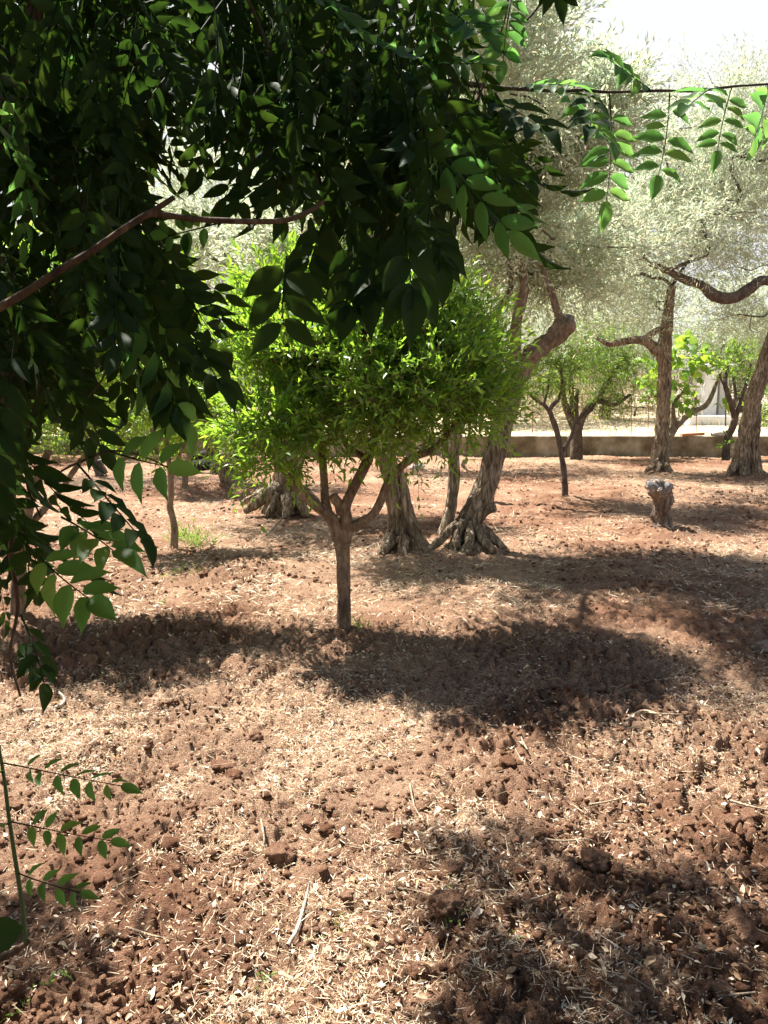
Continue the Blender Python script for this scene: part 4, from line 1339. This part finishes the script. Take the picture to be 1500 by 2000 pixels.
twig([(562, 1846), (580, 1815), (592, 1775), (600, 1745), (606, 1722, .02)], 4.5, M_PALETWIG, 'curved bleached twig standing out on the near red soil')
twig([(45, 1390), (90, 1385), (118, 1378), (126, 1365), (115, 1352)], 5, M_PALETWIG, 'pale hooked root lying at the left edge below the vine')
twig([(430, 1383), (385, 1380), (360, 1374), (358, 1360), (370, 1352)], 2.4, M_STICK, 'thin bent twig at the border of shade and straw')
twig([(1220, 1408), (1256, 1388), (1300, 1402), (1345, 1430), (1365, 1440)], 2.8, M_STICK, 'long dry stick with a bend on the sunlit soil at right')
twig([(1256, 1390), (1290, 1394), (1350, 1396)], 2.5, M_STICK, 'short dry stick crossing the long bent stick')
twig([(1425, 1563), (1455, 1572), (1500, 1582), (1530, 1586)], 3.2, M_STICK, 'dry stick sticking in from the right edge')
twig([(1150, 1572), (1185, 1566), (1230, 1555)], 2.8, M_STICK, 'dry stick lying by a dark clod on sunlit soil')
twig([(1108, 1930), (1160, 1930), (1200, 1922)], 3, M_STRAW, 'straw-brown twig in the near shadow')
twig([(1400, 1945), (1440, 1942), (1475, 1938)], 3.4, M_STICK, 'thick short stick in the shadow by the right corner')
twig([(1010, 1420), (1022, 1450), (1030, 1464)], 3, M_STICK, 'short straw stalk upright in the bright soil strip')
twig([(700, 1740), (780, 1735), (850, 1750), (868, 1762)], 2.5, M_STICK, 'long thin arched stem on clods at the shadow edge')
twig([(250, 1812), (300, 1828), (345, 1835)], 3, M_STICK, 'thin straight stick among dry leaves near the vine shoot')
twig([(1025, 1630), (1090, 1642), (1150, 1640), (1172, 1655)], 3, M_STICK, 'fine bowed stalk above the near shadow')
twig([(510, 1600), (516, 1640), (512, 1660)], 3, M_STICK, 'thin upright stalk beside dark clods on the near soil')
twig([(800, 1530), (812, 1580), (842, 1620)], 2.4, M_STICK, 'bent dry stalk in the straw under the bright strip')
twig([(520, 1045), (545, 1020, .05), (560, 1000, .12)], 2.2, M_TWIG, 'small bare twig poking up near the bare olive roots')

tuft(695, 1238, 26, .10, M_WEED, 'weed_tuft', 'green weed tuft at the foot of the fruit tree trunk', 'weed', .8, .006, None, 1, .06)
tuft(662, 1815, 10, .055, M_WEED, 'weed_tuft', 'small green sprout right of the curved bleached twig', 'weed', .7, .005, None, 2, .02)
tuft(505, 1930, 9, .045, M_WEED, 'weed_tuft', 'tiny leafy sprout on near soil below the bleached twig', 'weed', .7, .006, None, 3, .02)
tuft(880, 1830, 9, .045, M_WEED, 'weed_tuft', 'green sprout beside the crumbly dark clod', 'weed', .7, .006, None, 4, .02)
tuft(985, 1872, 9, .05, M_WEED, 'weed_tuft', 'low feathery green weed in the near shadow', 'weed', 1.2, .005, None, 5, .02)
tuft(860, 1780, 6, .04, M_WEED, 'weed_tuft', 'yellowish sprout at the shadow edge above the crumbly clod', 'weed', .7, .006, None, 6, .02)
tuft(70, 1990, 9, .05, M_WEED, 'weed_tuft', 'pale leafy weed in the shaded near left corner', 'weed', .8, .009, None, 7, .03)
tuft(388, 1062, 40, .28, M_WEED, 'weed_bush', 'loose grey-green weed bush beside the crooked young tree', 'weed', .55, .010, None, 8, .12)
tuft(360, 1045, 14, .30, M_WEED, 'weed_bush', 'upright leafy weed behind the loose weed bush', 'weed', .35, .014, None, 9, .06)
tuft(318, 1180, 10, .06, M_WEED, 'weed_tuft', 'small green weed by the tiny white pebble', 'weed', .8, .006, None, 10, .03)
tuft(370, 1120, 26, .10, M_WEED, 'weed_tuft', 'yellowish low weed patch below the loose weed bush', 'weed', .9, .008, None, 11, .12)
tuft(1150, 1048, 5, .28, M_DRYGRASS, 'dry_stalk', 'single dry seed stalk standing on open soil left of the stump', 'dry plant', .15, .008, None, 12, .015)
tuft(1385, 884, 60, .32, M_DRYGRASS, 'dry_grass_clump', 'dry grass clump at the wall foot between fig and leaning olive', 'dry grass', .45, .02, None, 13, .35)
tuft(1052, 887, 30, .28, M_DRYGRASS, 'dry_grass_clump', 'dry grass clump at the wall foot behind the forked sapling', 'dry grass', .45, .02, None, 14, .2)
tuft(915, 888, 34, .36, M_DRYGRASS, 'dry_grass_clump', 'pale dry grass at the wall foot behind the olive stem', 'dry grass', .4, .02, None, 15, .2)
tuft(490, 985, 14, .16, M_WEED, 'weed_tuft', 'green weed beside the wide bare olive roots', 'weed', .5, .012, None, 16, .08)

# ------------------------------------------------------------------ wisteria in the foreground
VB = W(-420, 1200, 1.35)
vine = thing('wisteria_vine', (VB[0], VB[1], 0), 'large dark wisteria hanging in from above and the left with pinnate leaves', 'vine')
base = np.array(vine.location)


def stem(lst, mat=M_VINE, nseg=8, seed=1, amp=.08, name='stem'):
    """[(px,py,r_px,depth)]"""
    P = [W(q[0], q[1], q[3]) for q in lst]
    R = [q[2] * q[3] / FPX for q in lst]
    mb = MB()
    S_ = tube(mb, P, R, nseg, .02, amp, 30, seed)
    mb.build(name, mat, vine)
    return S_


# trunk
mb = MB()
tube(mb, [(VB[0] - .02, 1.35, -.1), (VB[0], 1.36, .5), (VB[0] + .12, 1.34, 1.0), W(-40, 1000, 1.35), W(12, 820, 1.35), W(2, 680, 1.35), W(-20, 560, 1.38), W(-30, 380, 1.45), W(20, 200, 1.5), W(60, 60, 1.55), W(80, -200, 1.6)],
     [.055, .05, .045, .036, .03, .027, .024, .022, .02, .018, .015], 14, .03, .12, 14, 2, .08, 3)
mb.build('trunk', M_VINE, vine)
stem([(-20, 612, 8.0, 0.90), (60, 565, 7.6, 0.90), (120, 525, 7.1, 0.90), (180, 490, 6.7, 0.90), (240, 448, 6.7, 0.90), (285, 420, 6.7, 0.91), (298, 414, 6.3, 0.91)], seed=3)
stem([(285, 421, 5.9, 0.91), (310, 405, 5.5, 0.91), (330, 392, 5.0, 0.91), (340, 385, 4.6, 0.91)], seed=4)
stem([(290, 418, 6.3, 0.91), (330, 421, 5.9, 0.92), (380, 428, 5.5, 0.93), (440, 431, 5.5, 0.93), (500, 433, 5.0, 0.94), (560, 430, 5.0, 0.95), (600, 415, 4.6, 0.95), (625, 400, 3.8, 0.96), (634, 392, 2.5, 0.96)], seed=5)
stem([(30, 160, 8, 1.5), (80, 147, 7, 1.48), (150, 135, 6, 1.45), (240, 128, 5, 1.42), (330, 122, 4, 1.4), (420, 95, 3.5, 1.4)], seed=6)
stem([(20, 420, 7, 1.55), (120, 330, 6, 1.55), (230, 230, 6, 1.55), (320, 160, 5.5, 1.55), (400, 90, 5, 1.6), (470, 75, 4, 1.62)], seed=7)
S_R = stem([(560, 250, 6, 1.7), (650, 205, 6.5, 1.66), (740, 182, 6.5, 1.63), (800, 172, 6.5, 1.62), (870, 161, 6, 1.6), (930, 166, 5, 1.6), (1000, 173, 3.4, 1.6), (1090, 178, 2.9, 1.6), (1140, 176, 2.8, 1.6), (1190, 180, 2.6, 1.6), (1290, 177, 2.5, 1.6), (1360, 178, 2.3, 1.6), (1430, 169, 2.2, 1.6), (1500, 164, 2, 1.6), (1640, 150, 2.4, 1.62)], M_BARK_DARK, seed=8, amp=.12)
stem([(995, -20, 2.2, 1.5), (985, 40, 2.2, 1.5), (960, 110, 2, 1.5), (935, 190, 2, 1.52), (900, 240, 1.8, 1.54), (865, 275, 1.6, 1.56)], seed=9)
stem([(1066, -10, 2, 1.5), (1045, 22, 2, 1.5), (1028, 40, 1.8, 1.5)], seed=10)
stem([(225, 560, 2.2, 1.1), (228, 620, 2, 1.1), (222, 680, 2, 1.1), (200, 740, 1.8, 1.1), (160, 790, 1.6, 1.1)], seed=11)
stem([(470, -30, 3, 1.4), (520, 80, 3, 1.4), (560, 200, 3, 1.38), (610, 300, 3, 1.35), (630, 380, 2.6, 1.32), (640, 470, 2.2, 1.3), (690, 540, 1.8, 1.3), (716, 600, 1.5, 1.3)], seed=12)
stem([(250, 150, 3, 1.3), (180, 330, 2.6, 1.25), (150, 480, 2.4, 1.22), (110, 640, 2.2, 1.2), (70, 780, 2, 1.2), (50, 930, 2, 1.2), (80, 1010, 1.8, 1.2)], seed=13)
stem([(700, -20, 5, 1.9), (640, 90, 5, 1.85), (560, 180, 5, 1.8), (460, 260, 4.5, 1.75), (380, 290, 4, 1.7)], seed=14)
stem([(0, 900, 6, 1.25), (30, 1000, 5.5, 1.22), (20, 1080, 5, 1.2), (35, 1180, 4, 1.2), (20, 1280, 3, 1.2), (40, 1360, 2.2, 1.2)], seed=15)
stem([(120, 920, 2.2, 1.2), (150, 905, 2.2, 1.15), (220, 880, 2, 1.1), (290, 895, 1.6, 1.1), (330, 915, 1.2, 1.1)], seed=16)


def compound(rng_, npair, length, ll, curve, lw=.40, angle=1.05, jit=1.0):
    """local pinnate leaf: rachis from origin along +Y, blade normal +Z; returns (rachis path, leaflet list)"""
    tt = np.linspace(0, 1, 9)
    Pth = np.column_stack([.04 * length * np.sin(tt * 2.2) * rng_.choice([-1, 1]), length * tt, -curve * length * tt ** 2])
    lfs = []
    for k in range(npair):
        f = .26 + .66 * k / max(1, npair - 1)
        p = np.array([np.interp(f, tt, Pth[:, c]) for c in range(3)])
        sz = ll * (.78 + .3 * math.sin(math.pi * (k + .8) / (npair + .6))) * rng_.uniform(.88, 1.1)
        for sx in (-1, 1):
            an = angle * rng_.uniform(.9, 1.1) - .10 * k / npair
            D_ = np.array([sx * math.sin(an), math.cos(an), -curve * f * 1.4 + rng_.normal(0, .14) * jit - .06])
            N_2 = np.array([sx * rng_.normal(-.12, .2) * jit, rng_.normal(.05, .18) * jit, 1.0])
            lfs.append((p + np.array([sx * .002, rng_.normal(0, .004) * 1, 0]), D_, N_2, sz, sz * lw * rng_.uniform(.92, 1.1)))
    p = Pth[-1]
    lfs.append((p, np.array([rng_.normal(0, .1), 1, -curve * 1.6]), np.array([0, .1, 1.0]), ll * 1.12, ll * lw * 1.08))
    return Pth, lfs


NT = 10
cr = np.random.default_rng(9)
TPL = []
for q in range(NT):
    path, lfs = compound(cr, int(cr.integers(5, 8)), .25, .060, cr.uniform(.1, .6), .37, cr.uniform(.65, 1.0))
    TPL.append((path, lfs))


def compound_arrays(q):
    path, lfs = TPL[q]
    mb = MB()
    tube(mb, path, np.linspace(.0016, .0007, len(path)), 4, .06, cap=False)
    for k, l_ in enumerate(lfs):
        put_leaves(mb, T_LEAFLET[k % 4], l_[0][None], l_[1][None], l_[2][None], np.array([l_[3]]), np.array([l_[4]]))
    return mb


TPL_MB = [compound_arrays(q) for q in range(NT)]
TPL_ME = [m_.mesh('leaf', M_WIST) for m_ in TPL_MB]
for m_ in TPL_MB:
    pass
TPL_LIT = [m_.mesh('leaf', M_WIST_LIT) for m_ in TPL_MB]
TPL_V = [np.concatenate(m_.v) for m_ in TPL_MB]
TPL_L = [(np.concatenate(m_.l), np.concatenate(m_.n)) for m_ in TPL_MB]
leaflet_me = []
for tp in T_LEAFLET:
    m_ = MB()
    m_.add(*tp)
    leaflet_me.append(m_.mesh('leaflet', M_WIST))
leaflet_lit = []
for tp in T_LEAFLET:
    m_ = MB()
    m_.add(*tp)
    leaflet_lit.append(m_.mesh('leaflet', M_WIST_LIT))


def frame(Dv, Nv):
    D_ = nz(Dv)
    N2 = nz(Nv - D_ * np.dot(Nv, D_))
    return np.column_stack([np.cross(D_, N2), D_, N2])


# single leaves that show leaflet by leaflet: (base px, tip px, depth, tip depth, pairs, leaflet px, normal, seed, angle)
SINGLE = [
    ((1190, 182), (1188, 372), 1.6, 1.52, 6, 54, (.05, -1, .1), 1, 1.36),
    ((1308, 182), (1282, 335), 1.6, 1.5, 5, 52, (-.1, -1, .1), 2, 1.38),
    ((1430, 168), (1412, 285), 1.6, 1.52, 5, 42, (-.1, -1, .2), 3, 1.34),
    ((1270, 175), (1192, 112), 1.6, 1.5, 5, 46, (.2, -.9, .7), 4, .95),
    ((1390, 176), (1345, 158), 1.6, 1.36, 4, 52, (0, -.45, 1), 5, 1.15),
    ((1500, 164), (1482, 262), 1.6, 1.5, 5, 56, (.9, -.6, .2), 6, .9),
    ((1090, 176), (1190, 262), 1.6, 1.42, 5, 52, (.5, -.8, .5), 7, .9),
    ((1010, 174), (1112, 150), 1.6, 1.5, 4, 50, (.1, -.8, .8), 8, 1.0),
    ((1005, -30), (990, 110), 1.5, 1.45, 6, 44, (0, -1, .3), 9, 1.15),
    ((950, 190), (1052, 235), 1.55, 1.45, 4, 66, (.1, -.8, .8), 10, .95),
    ((930, 250), (1028, 322), 1.5, 1.42, 5, 66, (.4, -.8, .6), 11, .9),
    ((890, 300), (985, 385), 1.45, 1.4, 5, 62, (.5, -.7, .5), 12, .9),
    ((880, 360), (960, 440), 1.42, 1.4, 4, 50, (.6, -.8, .3), 13, .9),
    ((440, 432), (325, 452), 1.23, 1.22, 5, 44, (0, -1, .25), 14, 1.2),
    ((560, 500), (556, 628), 1.0, .97, 3, 92, (0, -1, .15), 15, .85),
    ((790, 420), (812, 560), 1.05, 1.0, 3, 105, (.3, -1, .2), 16, .6),
    ((835, 400), (868, 500), 1.15, 1.1, 4, 82, (.3, -1, .2), 17, .6),
    ((745, 440), (735, 560), 1.1, 1.05, 4, 86, (-.2, -1, .2), 18, .55),
    ((690, 460), (680, 590), 1.1, 1.05, 4, 80, (.2, -1, .2), 19, .6),
    ((150, 905), (290, 1040), .95, .85, 5, 66, (.75, -.35, .55), 20, .6),
    ((215, 882), (318, 900), 1.05, 1.0, 3, 72, (.2, -.9, .3), 21, 1.25),
    ((120, 1010), (215, 1075), 1.0, .92, 4, 84, (.3, -.6, .8), 22, .8),
    ((60, 1070), (178, 1160), 1.05, .95, 4, 88, (.25, -.8, .6), 23, .75),
    ((40, 1200), (82, 1330), 1.1, 1.0, 5, 58, (.7, -.5, .5), 24, .6),
    ((350, 640), (425, 735), 1.1, 1.0, 5, 80, (.6, -.7, .3), 26, .55),
    ((290, 700), (335, 790), 1.1, 1.05, 4, 78, (.2, -1, .2), 27, .6),
    ((880, 20), (940, 60), 1.35, 1.3, 4, 62, (.2, -.8, .6), 29, 1.0),
    ((820, 130), (930, 110), 1.4, 1.35, 5, 52, (.1, -.8, .7), 30, 1.05),
    ((1070, -70), (1088, -18), 1.2, 1.18, 3, 50, (0, -1, .2), 31, .7),
    ((560, 330), (470, 395), 1.25, 1.2, 4, 60, (-.3, -.9, .3), 32, .9),
    ((640, 420), (600, 540), 1.15, 1.1, 4, 78, (-.2, -1, .2), 33, .6),
    ((1140, 178), (1150, 210), 1.6, 1.3, 4, 48, (.2, -.4, 1), 34, .9),
]
for (bp, tp, d0, d1, npair, lpx, nv, sd, an) in SINGLE:
    b0, t0 = W(*bp, d0), W(*tp, d1)
    r_ = np.random.default_rng(500 + sd)
    ln = float(np.linalg.norm(t0 - b0))
    ll = lpx * (d0 + d1) / 2 / FPX
    path, lfs = compound(r_, npair, ln, ll, r_.uniform(.02, .14), .45, an + .08, .75)
    R3 = frame(t0 - b0, np.array(nv, float))
    mb = MB()
    tube(mb, path, np.linspace(.0016, .0007, len(path)), 5, .04, cap=False)
    o = bpy.data.objects.new('leaf', mb.mesh('leaf', M_WIST))
    COL.objects.link(o)
    o.parent = vine
    o.matrix_local = mat4(R3, b0 - base)
    for k, l_ in enumerate(lfs):
        if r_.uniform() < .05:
            continue                       # a leaflet lost
        young = sd in (1, 2, 3, 4, 5, 6, 7, 8, 9, 14, 21, 22, 23, 29, 30)  # sprays that take the brighter, sunlit-looking leaf copy
        q = bpy.data.objects.new('leaflet', (leaflet_lit if young else leaflet_me)[(k + sd) % 4])
        COL.objects.link(q)
        q.parent = o
        q.matrix_local = mat4(basis(l_[1], l_[2], l_[3], l_[4]), l_[0])


# the mass: compound leaves sampled inside outlines, at several depths
def in_poly(x, y, poly):
    c = np.zeros(len(x), bool)
    n_ = len(poly)
    for a_ in range(n_):
        x0, y0 = poly[a_]
        x1, y1 = poly[(a_ + 1) % n_]
        cond = ((y0 > y) != (y1 > y)) & (x < (x1 - x0) * (y - y0) / (y1 - y0 + 1e-9) + x0)
        c ^= cond
    return c


HOLES = [[(285, 375), (320, 330), (395, 310), (420, 270), (460, 310), (485, 400), (480, 435), (570, 440), (575, 535), (480, 545), (395, 530), (300, 480)], [(50, 480), (120, 470), (140, 560), (60, 580)], [(230, 700), (330, 820), (330, 900), (230, 880)], [(90, 890), (200, 900), (210, 1010), (90, 1000)],
         [(345, 22), (405, 20), (400, 70), (350, 80)], [(600, 80), (640, 70), (650, 110), (605, 110)]]


def sample_poly(r_, poly, n_):
    xs, ys_ = [p_[0] for p_ in poly], [p_[1] for p_ in poly]
    ox, oy = [], []
    while len(ox) < n_:
        x, y = r_.uniform(min(xs), max(xs), 4 * n_), r_.uniform(min(ys_), max(ys_), 4 * n_)
        m = in_poly(x, y, poly)
        ox += list(x[m]); oy += list(y[m])
    return np.array(ox[:n_]), np.array(oy[:n_])


POLYS = [  # outline of where leaf BASES sit (leaves hang below), count, depth range
    ([(-60, -160), (880, -160), (880, 20), (820, 90), (740, 110), (560, 140), (-60, 160)], 160, (1.15, 1.9)),
    ([(-60, 60), (820, 40), (860, 110), (790, 160), (730, 190), (640, 220), (560, 200), (400, 140), (280, 200), (240, 300), (-60, 340)], 160, (1.1, 1.8)),
    ([(-60, 300), (220, 300), (240, 370), (280, 430), (290, 460), (250, 500), (190, 510), (-60, 520)], 100, (1.0, 1.6)),
    ([(700, 120), (900, 90), (960, 150), (940, 230), (860, 270), (780, 250)], 42, (1.2, 1.6)),
    ([(-60, 500), (150, 520), (170, 580), (120, 640), (50, 700), (-60, 720)], 40, (1.0, 1.5)),
    ([(-60, 740), (20, 770), (20, 850), (10, 960), (-60, 1080)], 25, (.95, 1.4)),
]
r_ = np.random.default_rng(71)
LV = []
for poly, cnt, (da, db) in POLYS:
    x, y = sample_poly(r_, poly, cnt)
    dep = r_.uniform(da, db, cnt)
    for k in range(cnt):
        b0 = W(x[k], y[k], dep[k])
        out = np.array([.25, -.1, 0]) if x[k] > 300 else np.array([.15, -.1, 0])
        D_ = nz(np.array([0, 0, -1.0]) + out * r_.uniform(0, 1.6) + r_.normal(size=3) * np.array([.33, .3, .25]))
        az = r_.uniform(0, 2 * np.pi)
        N_v = np.array([math.cos(az), math.sin(az) - .5, .5])
        sc = r_.uniform(.58, 1.02)
        tip = b0 + D_ * .24 * sc
        # keep the gaps in the vine open
        bad = False
        for f in (.3, .55, .8, 1.0, 1.2):
            m_ = b0 + (tip - b0) * f
            v_ = m_ - np.array([0, 0, EYE])
            zc = v_[1] * cp_ - v_[2] * sp_
            px_, py_ = 750 + FPX * v_[0] / zc, 1000 - FPX * (v_[1] * sp_ + v_[2] * cp_) / zc
            for h in HOLES:
                if in_poly(np.array([px_]), np.array([py_]), h)[0]:
                    bad = True
        if not bad:
            LV.append((b0, D_, N_v, sc, int(r_.integers(0, NT))))


def near_score(l_):
    c = l_[0] + l_[1] * .12
    return c[1]


LV.sort(key=near_score)
NOBJ = 300 - len(SINGLE)
for b0, D_, N_v, sc, q in LV[:NOBJ]:
    o = bpy.data.objects.new('leaf', (TPL_LIT if r_.uniform() < .10 else TPL_ME)[q])
    COL.objects.link(o)
    o.parent = vine
    o.matrix_local = mat4(frame(D_, N_v) * sc, b0 - base)
mb = MB()


def merge_light(mb, b0, D_, N_v, sc, q):
    """the same leaf with simpler leaflets, for the unseen leaves added outside the picture"""
    F3 = frame(D_, N_v) * sc
    lf_ = TPL[q][1]
    put_leaves(mb, T_LITE, np.array([l_[0] for l_ in lf_]) @ F3.T + b0, np.array([nz(l_[1]) for l_ in lf_]) @ F3.T, np.array([l_[2] for l_ in lf_]) @ F3.T,
               np.array([l_[3] for l_ in lf_]) * sc, np.array([l_[4] for l_ in lf_]) * sc)


T_LITE = (np.array([[0, 0, 0], [.5, .4, .05], [0, 1, -.12], [-.5, .4, .05]]), np.array([[0, 1, 2], [0, 2, 3]]))


def merge_leaf(mb, b0, D_, N_v, sc, q):
    V = TPL_V[q] @ (frame(D_, N_v) * sc).T + b0
    l_, n_ = TPL_L[q]
    mb.v.append(V.astype(np.float32)); mb.l.append(l_ + mb.c); mb.n.append(n_)
    mb.c += len(V)


for l_ in LV[NOBJ:]:
    merge_leaf(mb, *l_)
# unseen leaves added above, behind and beside the camera to block sky and sun
ra = np.random.default_rng(72)
BLOCKERS = [((-1.9, .0), (.6, 2.6), (2.5, 3.1), 1100), ((-2.3, -.2), (-1.4, .7), (2.1, 3.0), 420), ((-.2, .9), (-1.4, 1.3), (2.5, 3.0), 240), ((-1.5, -.1), (3.0, 3.95), (3.75, 4.15), 420), ((-1.0, .9), (-1.5, -.8), (.6, 2.6), 420), ((-2.4, -1.6), (-1.2, 1.0), (.4, 2.4), 420), ((-2.6, 2.2), (-4.2, -1.4), (2.5, 3.1), 800), ((-2.8, 2.4), (-3.4, -2.3), (.2, 2.6), 1300), ((1.7, 2.5), (-3, -.2), (.3, 3.0), 600), ((-2.7, -2.0), (2.7, 3.3), (2.5, 2.95), 170)]
for (xa, xb), (ya, yb), (za, zb), cnt in BLOCKERS:
    for k in range(cnt):
        b0 = np.array([ra.uniform(xa, xb), ra.uniform(ya, yb), ra.uniform(za, zb)])
        D_ = nz(np.array([ra.normal(0, .6), ra.normal(0, .6), -.6]))
        az = ra.uniform(0, 6.28)
        merge_light(mb, b0, D_, np.array([math.cos(az) * .6, math.sin(az) * .6, .8]), ra.uniform(.8, 1.3), int(ra.integers(0, NT)))
mb.build('foliage', M_WIST, vine, True, None, 'stuff')  # rest of the hanging mass plus the added light-blocking leaves
# dried pod cluster hanging from a thin stem
mb = MB()
r_ = np.random.default_rng(5)
c0 = W(718, 605, 1.3)
n = 26
P = c0 + np.column_stack([r_.normal(0, .004, n), r_.normal(0, .004, n), -r_.uniform(0, .042, n)])
put_leaves(mb, T_LANCE, P, np.column_stack([r_.normal(0, .6, n), r_.normal(0, .6, n), -np.ones(n)]), r_.normal(size=(n, 3)), r_.uniform(.01, .02, n), r_.uniform(.005, .009, n))
o = mb.build('dried_flower_cluster', M_VINE, vine)
o['label'] = 'shrivelled dark brown cluster hanging from a thin stem'
# yellow leaflets here and there
M_YEL = leaf_mat('yellowed_leaf', [(.38, .30, .12), (.45, .38, .2)], (.45, .38, .2), (.6, .5, .12), .4)
for px, py, d0 in ((1008, 405, 1.45), (980, 385, 1.45), (822, 238, 1.3)):
    mb = MB()
    p = W(px, py, d0)
    put_leaves(mb, T_LEAFLET[1], p[None], np.array([[.05, 0, -1.0]]), np.array([[.3, -1, .1]]), np.array([.045]), np.array([.016]))
    o = mb.build('leaf', M_YEL, vine)
    o['label'] = 'yellowed dry leaf'

# --- young shoot at the lower left corner
g = W(-30, 1900, 1.2)
shoot = thing('vine_shoot', (g[0], g[1], 0), 'thin green upright shoot with small pinnate leaves in the near left corner', 'vine shoot')
M_SHOOT = plain_mat('green_stem', [(.3, (.05, .09, .03)), (.7, (.09, .13, .05))], 30.0, .6)
mb = MB()
tube(mb, [W(-90, 1960, 1.2), W(-20, 1885, 1.2), W(30, 1858, 1.2), W(58, 1836, 1.2)], [.009, .008, .006, .004], 8, .02, .1, 30, 1)
mb.build('trunk', M_VINE, shoot)
mb = MB()
tube(mb, [W(50, 1840, 1.2), W(44, 1770, 1.2), W(30, 1680, 1.2), W(18, 1600, 1.2), W(8, 1520, 1.2), W(-4, 1450, 1.2)], [.004, .0038, .0036, .0032, .003, .0025], 8, .02)
mb.build('stem', M_SHOOT, shoot)
base = np.array(shoot.location)
for sd, (bp, tp, npair, lpx, nv) in enumerate((((6, 1490), (205, 1500), 6, 46, (.15, -.8, .9)), ((22, 1605), (185, 1612), 5, 44, (.1, -.75, .9)), ((34, 1705), (130, 1722), 4, 40, (.2, -.8, .8)), ((20, 1610), (-60, 1600), 4, 36, (0, -.3, 1)), ((8, 1510), (-70, 1480), 4, 40, (0, -.3, 1)))):
    b0, t0 = W(*bp, 1.2), W(*tp, 1.12)
    rr_ = np.random.default_rng(900 + sd)
    path, lfs = compound(rr_, npair, float(np.linalg.norm(t0 - b0)), lpx * 1.2 / FPX, .22, .42, .95, 1.9)
    mb = MB()
    tube(mb, path, np.linspace(.0014, .0006, len(path)), 5, .04, cap=False)
    o = bpy.data.objects.new('leaf', mb.mesh('leaf', M_WIST))
    COL.objects.link(o)
    o.parent = shoot
    o.matrix_local = mat4(frame(t0 - b0, np.array(nv, float)), b0 - base)
    for k, l_ in enumerate(lfs):
        q = bpy.data.objects.new('leaflet', leaflet_lit[(k + sd) % 4])
        COL.objects.link(q)
        q.parent = o
        q.matrix_local = mat4(basis(l_[1], l_[2], l_[3], l_[4]), l_[0])
q = bpy.data.objects.new('leaf', leaflet_me[0])
COL.objects.link(q)
q.parent = shoot
b0 = W(46, 1812, 1.15)
q.matrix_local = mat4(basis(np.array([-1, -.1, -.3]), np.array([.1, -.8, .6]), .09, .055), b0 - base)

for o in bpy.data.objects:
    for k in ('_o', '_p'):
        if k in o:
            del o[k]
